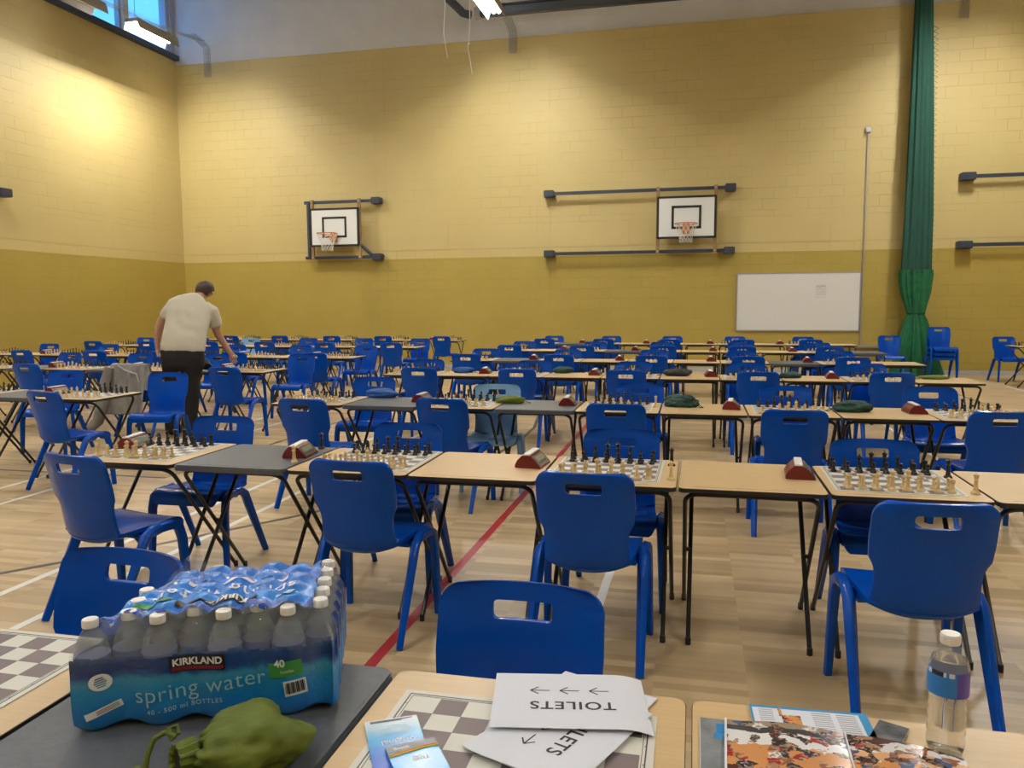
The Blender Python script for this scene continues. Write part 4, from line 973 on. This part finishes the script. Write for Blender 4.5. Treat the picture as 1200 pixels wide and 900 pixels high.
# ------------------------------------------------------------------ blue adhesive packets
def packet(cx, cy, rot, z, w, h, label, which):
    root = empty('adhesive_packet', (cx, cy, z), rot); tag(root, label, 'packet', 'blue adhesive packets')
    m = mat('packet_print_%d' % which, (.1, .4, .8), .2); nn, L, bb = nod(m); tc = N(m, 'ShaderNodeTexCoord'); sp = N(m, 'ShaderNodeSeparateXYZ'); L.new(tc.outputs['Object'], sp.inputs[0])
    nz = N(m, 'ShaderNodeTexNoise', _Scale=25., _Detail=2); L.new(tc.outputs['Object'], nz.inputs['Vector'])
    t = math_(m, 'ADD', math_(m, 'MULTIPLY_ADD', sp.outputs[1], 1 / h, .5), math_(m, 'MULTIPLY_ADD', nz.outputs[0], .2, -.1))
    r = N(m, 'ShaderNodeValToRGB'); L.new(t, r.inputs[0]); e = r.color_ramp.elements
    cs = [(0, (.01, .06, .5)), (.35, (.02, .16, .7)), (.68, (.06, .42, .85)), (.82, (.45, .68, .85)), (1, (.72, .80, .86))] if which == 1 else [(0, (.02, .22, .7)), (.6, (.04, .36, .8)), (1, (.05, .42, .85))]
    for i, (p, c) in enumerate(cs): x = e[i] if i < 2 else e.new(p); x.position = p; x.color = (*c, 1)
    L.new(r.outputs[0], bb.inputs['Base Color'])
    b = MB(); b.prism(rr_poly(w / 2, h / 2, .003), 2, 0, .006 if which == 1 else .007, 0, False); b.build('card', m, root)
    zt = .0066 if which == 1 else .0076
    if which == 1:
        b = MB(); b.tube([(-.026, .050, zt), (-.020, .060, zt + .001), (0, .0635, zt + .001), (.022, .060, zt + .001), (.028, .050, zt + .001), (.020, .040, zt + .001), (0, .037, zt + .001), (-.02, .040, zt), (-.026, .050, zt)], .0035, 8, cap=False); b.build('blister_ridge', 'film', root)
        tv, tf = text_mesh('original', .021, 0, .0002); b = MB(); b.add([(-v.x + .004, -v.y + .014, zt) for v in tv], tf); b.build('lettering', 'wink', root, fix=False)
        b = MB(); b.box((0, h / 2 - .006, zt), (w * .8, .0014, .0003)); b.box((-.01, h / 2 - .010, zt), (w * .6, .0012, .0003)); b.build('header_print', 'ink', root)
    else:
        b = MB(); b.box((0, h / 2 - .0105, zt - .0004), (w, .021, .001)); b.build('grey_header', mat('packet_grey', (.20, .21, .26), .3), root)
        b = MB(); b.tube([(-w / 2, h / 2 - .030, zt), (-.02, h / 2 - .026, zt), (.02, h / 2 - .020, zt), (w / 2, h / 2 - .021, zt)], .0022, 6); b.build('orange_stripe', 'orange', root)
        b = MB(); b.tube([(-w / 2, h / 2 - .0345, zt), (-.02, h / 2 - .0305, zt), (.02, h / 2 - .0245, zt), (w / 2, h / 2 - .0255, zt)], .0018, 6); b.build('yellow_stripe', mat('packet_yellow', (.7, .5, .05), .4), root)
        tv, tf = text_mesh('Bostik', .011, 0, .0003); b = MB(); b.add([(v.x - .018, v.y + h / 2 - .013, zt + .0006) for v in tv], tf); b.build('lettering', 'wink', root, fix=False)
        tv, tf = text_mesh('Blu', .022, 0, .0003); b = MB(); b.add([(v.x + .006, v.y + h / 2 - .052, zt + .0002) for v in tv], tf); b.build('title_lettering', 'wink', root, fix=False)
packet(-.497, 1.240, math.radians(29), ZT, .098, .19, 'blue and white card packet with its title upside down, left of chessboard', 1)
packet(-.432, 1.178, math.radians(34), ZT + .0075, .088, .15, 'blue packet with a grey header and orange stripe, lying on another', 2)

# ------------------------------------------------------------------ leaflets and magazines at the right
def photo_mat(name, bands, seed, sc_=48.):
    m = mat(name, (.5, .5, .5), .22); nn, L, b = nod(m); tc = N(m, 'ShaderNodeTexCoord')
    sp = N(m, 'ShaderNodeSeparateXYZ'); L.new(tc.outputs['Object'], sp.inputs[0])
    nz = N(m, 'ShaderNodeTexNoise', _Scale=30., _Detail=3); L.new(tc.outputs['Object'], nz.inputs['Vector'])
    t = math_(m, 'ADD', math_(m, 'MULTIPLY_ADD', sp.outputs[1], 1 / .29, .5), math_(m, 'MULTIPLY_ADD', nz.outputs[0], .12, -.06))
    r = N(m, 'ShaderNodeValToRGB'); r.color_ramp.interpolation = 'CONSTANT'; L.new(t, r.inputs[0]); e = r.color_ramp.elements
    for i, (p, c) in enumerate(bands): x = e[i] if i < 2 else e.new(p); x.position = p; x.color = (*c, 1)
    mp = N(m, 'ShaderNodeMapping'); mp.inputs['Location'].default_value = (seed, seed * 2, 0); mp.inputs['Scale'].default_value = (1, 1.2, 1); L.new(tc.outputs['Object'], mp.inputs[0])
    v = N(m, 'ShaderNodeTexVoronoi', _Scale=sc_); dn = N(m, 'ShaderNodeTexNoise', _Scale=60., _Detail=4); L.new(mp.outputs[0], dn.inputs['Vector'])
    va = N(m, 'ShaderNodeVectorMath', operation='MULTIPLY_ADD'); L.new(dn.outputs['Color'], va.inputs[0]); va.inputs[1].default_value = (.03, .03, 0); L.new(mp.outputs[0], va.inputs[2]); L.new(va.outputs[0], v.inputs['Vector'])
    pal = N(m, 'ShaderNodeValToRGB'); pal.color_ramp.interpolation = 'CONSTANT'; ss = N(m, 'ShaderNodeSeparateColor'); L.new(v.outputs['Color'], ss.inputs[0]); L.new(ss.outputs[0], pal.inputs[0]); e = pal.color_ramp.elements
    for i, (p, c) in enumerate([(0, (.03, .02, .02)), (.22, (.30, .10, .04)), (.34, (.02, .02, .04)), (.5, (.40, .22, .12)), (.62, (.40, .02, .02)), (.72, (.75, .72, .70)), (.84, (.06, .10, .25)), (.92, (.10, .03, .02))]): x = e[i] if i < 2 else e.new(p); x.position = p; x.color = (*c, 1)
    n2 = N(m, 'ShaderNodeTexNoise', _Scale=14.); L.new(mp.outputs[0], n2.inputs['Vector'])
    v2 = N(m, 'ShaderNodeTexVoronoi', _Scale=190.); L.new(va.outputs[0], v2.inputs['Vector']); s2 = N(m, 'ShaderNodeSeparateColor'); L.new(v2.outputs['Color'], s2.inputs[0])
    pal2 = mixc(m, math_(m, 'MULTIPLY', math_(m, 'GREATER_THAN', s2.outputs[0], .55), .75), pal.outputs[0], mixc(m, s2.outputs[1], (.03, .02, .02), (.55, .42, .36)))
    L.new(mixc(m, math_(m, 'GREATER_THAN', math_(m, 'ADD', ss.outputs[1], n2.outputs[0]), 1.02), r.outputs[0], pal2), b.inputs['Base Color']); return m
B1 = [(0, (.10, .03, .02)), (.25, (.62, .28, .10)), (.55, (.60, .27, .10)), (.72, (.74, .74, .76)), (.86, (.05, .05, .06)), (.93, (.33, .26, .18))]
B2 = [(0, (.10, .03, .02)), (.3, (.66, .30, .10)), (.7, (.72, .40, .20)), (.80, (.70, .68, .70)), (.9, (.10, .04, .04)), (.95, (.06, .04, .04))]
def leaf(cx, cy, rot, z, w, h, t, mats, name, label, cat='magazine', curl=.0):
    root = empty(name, (cx, cy, z), rot); tag(root, label, cat, 'printed matter on the right foreground desk')
    b = MB(); b.box((0, 0, t / 2), (w, h, t)); b.build('pages', 'paper', root); return root
r_ = leaf(.125, 1.31, math.radians(0), ZT, .205, .29, .004, None, 'magazine', 'grey-covered magazine, left and lowest of the pile')
b = MB(); b.box((0, 0, .0044), (.203, .288, .0006)); b.build('cover', noisy(mat('grey_cover', (.2, .22, .24), .25), 20, (.14, .16, .18), (.30, .32, .34)), r_)
b = MB(); b.box((-.062, .112, .0050), (.022, .030, .0004)); b.box((-.070, .085, .0050), (.014, .02, .0004)); b.build('cover_picture', mat('cover_blue', (.02, .25, .6), .3), r_)
b = MB(); b.box((-.04, -.065, .0050), (.11, .004, .0004)); b.build('cover_stripe', 'wink', r_)
r_ = leaf(.225, 1.452, math.radians(2.5), ZT + .0045, .212, .148, .001, None, 'leaflet', 'leaflet with blue border and columns of text, behind the magazines', 'leaflet')
b = MB(); b.box((0, 0, .0012), (.212, .148, .0004)); b.build('blue_border', mat('leaflet_blue', (.02, .28, .62), .3), r_)
b = MB(); b.box((-.006, -.003, .0016), (.192, .136, .0004)); b.build('text_panel', 'paper', r_)
b = MB()
for cxx in (-.078, -.034, .022, .066):
    for i in range(16):
        if cxx < .0 and cxx > -.05 and i < 8: continue
        b.box((cxx, .058 - i * .0075, .0020), (.034 if cxx > -.05 else .026, .0028, .0002))
b.build('print', mat('grey_print', (.35, .36, .4), .5), r_)
b = MB(); b.box((-.034, .026, .0020), (.034, .034, .0002)); b.box((-.052, .052, .0021), (.006, .03, .0002)); b.build('picture', photo_mat('leaflet_photo', B2, 3., 90.), r_)
r_ = leaf(.352, 1.462, math.radians(-25), ZT + .0045, .052, .092, .001, None, 'leaflet', 'small dark card at the right end of the blue leaflet', 'leaflet')
b = MB(); b.box((0, 0, .0012), (.051, .091, .0004)); b.build('cover', noisy(mat('dark_card', (.05, .05, .06), .15), 18, (.015, .015, .02), (.25, .27, .30)), r_)
# open magazine showing two photo pages
root = empty('open_magazine', (.27, 1.30, ZT + .006), math.radians(-2)); tag(root, 'open magazine with colourful photographs of people at tables', 'magazine', 'printed matter on the right foreground desk')
def page(x0, x1, sk, name, m, zt):
    b = MB(); nx = 16; V = []; H = .285
    for j in range(2):
        for i in range(nx + 1):
            u = i / nx; x = x0 + (x1 - x0) * u; d = abs(x); z = zt + .006 * math.exp(-d / .02) * 0 + .007 * math.sin(min(d / .18, 1) * PI) * (1 if sk >= 0 else 1)
            V.append((x, (-H / 2 if j == 0 else H / 2) + sk * d, z))
    W1 = nx + 1; n = len(V); V += [(v[0], v[1], v[2] - .0025) for v in V]
    F_ = [(i, i + 1, W1 + i + 1, W1 + i) for i in range(nx)]; F_ += [tuple(a + n for a in f[::-1]) for f in F_] + [(i, i + 1, n + i + 1, n + i) for i in range(nx)] + [(W1 + i, W1 + i + 1, n + W1 + i + 1, n + W1 + i) for i in range(nx)] + [(0, W1, n + W1, n), (nx, W1 + nx, n + W1 + nx, n + nx)]
    b.add(V, F_, 0, True); return b.build(name, m, root)
page(-.205, -.002, 0, 'left_page', photo_mat('magazine_photo_left', B1, 1.), .003); page(.002, .185, -.18, 'right_page', photo_mat('magazine_photo_right', B2, 2.), .003)
b = MB(); b.box((-.2055, 0, .003), (.004, .285, .006)); b.box((0, 0, .0035), (.003, .285, .006)); b.build('white_margin', 'paper', root)

# ------------------------------------------------------------------ jacket on the chair at the left
root = empty('jacket', (-6.15, 7.645, 0), .05); tag(root, 'grey jacket draped over the chair back left of the man', 'jacket')
def drape(name, pts, width, mat_, seed, th=.012):
    nu = 24; V = []
    for i, (y, z, wl, wr) in enumerate(pts):
        for j in range(nu + 1):
            u = -1 + 2 * j / nu; x = (wl if u < 0 else wr) * u
            f = .022 * math.sin(u * 9 + seed + z * 3) + .02 * noise.noise(Vector((u * 2.5, z * 5, seed)))
            V.append((x, y + f * (1 if i > 1 else .4), z))
    b = MB(); k = len(pts); W1 = nu + 1
    b.add(V, [(i * W1 + j, i * W1 + j + 1, (i + 1) * W1 + j + 1, (i + 1) * W1 + j) for i in range(k - 1) for j in range(nu)], 0, True)
    o = b.build(name, mat_, root, fix=True); md = o.modifiers.new('s', 'SOLIDIFY'); md.thickness = th; md.offset = 0
    md = o.modifiers.new('ss', 'SUBSURF'); md.levels = md.render_levels = 1
    return o
drape('jacket_body', [(.14, .50, .20, .22), (.09, .66, .20, .22), (.05, .80, .20, .22), (.0, .845, .22, .235), (-.05, .835, .23, .24), (-.075, .75, .24, .235), (-.085, .62, .25, .23), (-.10, .48, .28, .22), (-.11, .36, .30, .21), (-.12, .27, .33, .20)], 0, 'jacket', 1.)
b = MB(); b.tube([(-.20, -.09, .80), (-.25, -.12, .6), (-.28, -.13, .40), (-.33, -.16, .2), (-.46, -.20, .075), (-.62, -.24, .05)], [.05, .06, .065, .06, .05, .045], 12); o = b.build('sleeve', 'jacket', root)
b = MB(); b.tube([(.20, -.02, .82), (.235, -.05, .7), (.225, -.09, .55)], [.03, .045, .04], 12); b.build('sleeve', 'jacket', root)
b = MB(); b.tube([(-.10, -.085, .82), (.0, -.10, .77), (.13, -.095, .73), (.16, -.10, .64)], [.004, .008, .008, .004], 8); b.build('pale_logo', mat('pale_logo', (.42, .46, .50), .5), root)  # pale diagonal tube stands in for the logo on the jacket

# ------------------------------------------------------------------ the man
root = empty('person', (-5.68, 7.92, 0)); tag(root, 'person in cream T-shirt and black trousers leaning to reach a board', 'person')
O = Vector((-5.68, 7.92, 0)); Rv = Vector((.974, .225, 0)); Fv = Vector((-.225, .974, 0)); Z = Vector((0, 0, 1))
def lp(x, y, z): return Vector((x, y, z)) - O
def skin(name, V, Eg, m, sub=2, rootv=0):
    me = bpy.data.meshes.new(name); me.from_pydata([v[0] for v in V], Eg, []); o = bpy.data.objects.new(name, me); COL.objects.link(o)
    o.modifiers.new('k', 'SKIN'); bpy.context.view_layer.update()
    if not me.skin_vertices: 
        bpy.context.view_layer.objects.active = o
    for i, v in enumerate(V):
        r = v[1]; r = (r, r) if not isinstance(r, tuple) else r; me.skin_vertices[0].data[i].radius = r; me.skin_vertices[0].data[i].use_root = (i == rootv)
    o.modifiers['k'].use_smooth_shade = True
    sb = o.modifiers.new('s', 'SUBSURF'); sb.levels = sb.render_levels = sub
    bpy.context.view_layer.update(); m2 = mesh_eval(o); bpy.data.objects.remove(o); m2.materials.clear(); m2.materials.append(M[m])
    for p in m2.polygons: p.use_smooth = True
    o = bpy.data.objects.new(name, m2); COL.objects.link(o); o.parent = root; return o
hipc = lp(-5.67, 7.90, .93); hl = hipc - Rv * .10 - Z * .02; hr = hipc + Rv * .10 - Z * .02
V = []; Eg = []
def av(p, r, par=None):
    V.append((p, r)); i = len(V) - 1
    if par is not None: Eg.append((par, i))
    return i
pel = av(hipc, .12); wa = av(lp(-5.675, 7.96, 1.10), .115, pel); chs = av(lp(-5.69, 8.08, 1.34), .10, wa); up_c = av(lp(-5.685, 8.16, 1.475), .060, chs)
nk = av(lp(-5.655, 8.23, 1.575), .055, up_c); hd0 = av(lp(-5.640, 8.30, 1.625), .070, nk); hd1 = av(lp(-5.625, 8.345, 1.655), .082, hd0); hd2 = av(lp(-5.615, 8.37, 1.68), .062, hd1)
# arms
shL = av(lp(-5.86, 8.09, 1.50), .062, up_c); eL = av(lp(-6.060, 8.04, 1.265), .052, shL); wL = av(lp(-6.120, 8.07, 1.035), .033, eL)
shR = av(lp(-5.505, 8.24, 1.42), .062, up_c); eR = av(lp(-5.50, 8.33, 1.155), .050, shR); wR = av(lp(-5.43, 8.46, .93), .032, eR)
def hand(w, el, par, down, palmn, curl, sgn):
    d = down.normalized(); side = d.cross(palmn).normalized() * sgn; P = V[w][0]
    p0 = av(P + d * .045, .026, w); p1 = av(P + d * .078, .022, p0)
    for k, (off, ln) in enumerate(((-.030, .070), (-.010, .080), (.010, .075), (.029, .058))):
        b0 = av(P + d * .088 + side * off, .0095, p1); b1 = av(P + d * (.088 + ln * .5) + side * off * 1.1 + palmn * curl * ln * .25, .0085, b0); av(P + d * (.088 + ln * (1 - curl * .35)) + side * off * 1.1 + palmn * curl * ln * .75, .0075, b1)
    t0 = av(P + d * .035 - side * .030, .011, p0); t1 = av(P + d * .068 - side * .047 + palmn * .012, .0095, t0); av(P + d * .094 - side * .050 + palmn * .022, .008, t1)
hand(wL, eL, None, Vector((-.02, .02, -1)), Rv, .6, 1); hand(wR, eR, None, Vector((.10, .35, -.75)), (Fv * .6 - Z * .5).normalized(), .5, -1)
# legs inside the trousers
kl = av(lp(-5.79, 7.93, .49), .055, pel); al = av(lp(-5.82, 7.90, .09), .038, kl); fl = av(lp(-5.85, 8.04, .035), .03, al)
kr = av(lp(-5.60, 7.93, .49), .055, pel); ar = av(lp(-5.61, 7.90, .09), .038, kr); fr_ = av(lp(-5.63, 8.04, .035), .03, ar)
# nose, ear
ns = av(lp(-5.585, 8.425, 1.615), .014, hd1)
skin('body', V, Eg, 'skin')
b = MB(); b.lathe([(0, -.008), (.022, -.006), (.026, 0), (.02, .006), (0, .008)], 14); o = b.build('ear', 'skin', root, lp(-5.545, 8.345, 1.640)); o.rotation_euler = (.3, PI / 2 - .3, .3); o.scale = (1.3, .8, 1)
# hair
bm = bmesh.new(); bmesh.ops.create_icosphere(bm, subdivisions=4, radius=1)
for v in bm.verts:
    p = v.co; q = p * (1 + .06 * noise.noise(p * 5) + .03 * noise.noise(p * 14)); v.co = (q.x * .094, q.y * .112, q.z * .112)
bmesh.ops.delete(bm, geom=[v for v in bm.verts if (v.co.z < -.01 and v.co.y > .015) or v.co.z < -.090 or (v.co.y > .08 and v.co.z < .03)], context='VERTS')
me = bpy.data.meshes.new('hair'); bm.to_mesh(me); bm.free(); me.materials.append(M['hair'])
for p in me.polygons: p.use_smooth = True
o = bpy.data.objects.new('hair', me); COL.objects.link(o); o.parent = root; o.location = lp(-5.634, 8.328, 1.660); o.rotation_euler = (-.45, .25, -.35); md = o.modifiers.new('s', 'SOLIDIFY'); md.thickness = .01
# T-shirt: torso and sleeves
b = MB()
def ring(c, tilt, wx, wy, roll=0):
    a = (Rv * math.cos(roll) + Z * math.sin(roll)); f = (Fv * math.cos(tilt) - Z * math.sin(tilt)); return (c, a * wx, f * wy)
T = [ring(lp(-5.665, 7.90, .965), .0, .245, .15, -.04), ring(lp(-5.668, 7.91, 1.02), .05, .25, .152, -.05), ring(lp(-5.672, 7.95, 1.12), .25, .245, .145, -.08), ring(lp(-5.68, 8.02, 1.24), .40, .252, .145, -.12), ring(lp(-5.69, 8.08, 1.36), .5, .255, .14, -.2), ring(lp(-5.69, 8.13, 1.455), .6, .240, .125, -.28), ring(lp(-5.685, 8.17, 1.52), .7, .190, .10, -.3), ring(lp(-5.668, 8.205, 1.56), .7, .11, .08, -.25), ring(lp(-5.657, 8.228, 1.588), .7, .062, .056, -.2)]
b.loft(T, 36)
for P, rs in (([lp(-5.80, 8.12, 1.50), lp(-5.885, 8.09, 1.475), lp(-5.945, 8.07, 1.405), lp(-5.990, 8.055, 1.335)], [.095, .088, .080, .074]), ([lp(-5.575, 8.21, 1.45), lp(-5.500, 8.24, 1.40), lp(-5.490, 8.27, 1.32), lp(-5.490, 8.295, 1.235)], [.095, .090, .082, .074])):
    b.tube(P, rs, 24)
o = b.build('t_shirt', 'shirt', root); md = o.modifiers.new('r', 'REMESH'); md.mode = 'VOXEL'; md.voxel_size = .012; md.use_smooth_shade = True
md = o.modifiers.new('sm', 'SMOOTH'); md.iterations = 14; md.factor = .6
tx = bpy.data.textures.new('folds', 'CLOUDS'); tx.noise_scale = .22; tx.noise_depth = 1
md = o.modifiers.new('d', 'DISPLACE'); md.texture = tx; md.strength = .035; md.mid_level = .5
# trousers
b = MB()
b.loft([ring(lp(-5.665, 7.90, 1.0), 0, .235, .14), ring(lp(-5.665, 7.90, .90), 0, .245, .155), ring(lp(-5.67, 7.90, .80), 0, .235, .15), ring(lp(-5.675, 7.905, .74), 0, .20, .12)], 32)
for s, kx, ax in ((-1, -5.80, -5.83), (1, -5.60, -5.615)):
    b.loft([ring(hipc + Rv * s * .115 - Z * .08, 0, .118, .13), ring(lp(kx - .0, 7.92, .68) + Rv * s * .01, 0, .103, .115), ring(lp(kx, 7.93, .49), 0, .098, .105), ring(lp((kx + ax) / 2, 7.90, .30), 0, .092, .096), ring(lp(ax, 7.885, .12), 0, .082, .085), ring(lp(ax, 7.885, .045), 0, .085, .095)], 24)
o = b.build('trousers', 'trous', root); md = o.modifiers.new('r', 'REMESH'); md.mode = 'VOXEL'; md.voxel_size = .013; md.use_smooth_shade = True
md = o.modifiers.new('sm', 'SMOOTH'); md.iterations = 6; md = o.modifiers.new('d', 'DISPLACE'); md.texture = tx; md.strength = .025
for ax in (-5.83, -5.615):
    b = MB(); b.tube([lp(ax + .01, 7.84, .04), lp(ax, 7.92, .045), lp(ax - .02, 8.02, .036), lp(ax - .03, 8.09, .028)], [.035, .045, .042, .026], 12); b.build('shoe', 'sole', root)

# ------------------------------------------------------------------ light and colour management
w = bpy.data.worlds.new('sky'); sc.world = w; w.use_nodes = True
w.node_tree.nodes['Background'].inputs[0].default_value = (.09, .42, 1.0, 1); w.node_tree.nodes['Background'].inputs[1].default_value = 1.6
sc.view_settings.view_transform = 'Standard'; sc.view_settings.look = 'None'; sc.view_settings.gamma = 1; sc.view_settings.exposure = .55; sc.view_settings.use_curve_mapping = False
# unused prototypes are not part of the scene
for p in [pchair, lampoff, lamp_boosted] + list(PCS.values()):
    if p.name not in USED:
        for c in list(KIDS.get(p.name, [])):
            for g in KIDS.get(c.name, []): bpy.data.objects.remove(g)
            bpy.data.objects.remove(c)
        bpy.data.objects.remove(p)
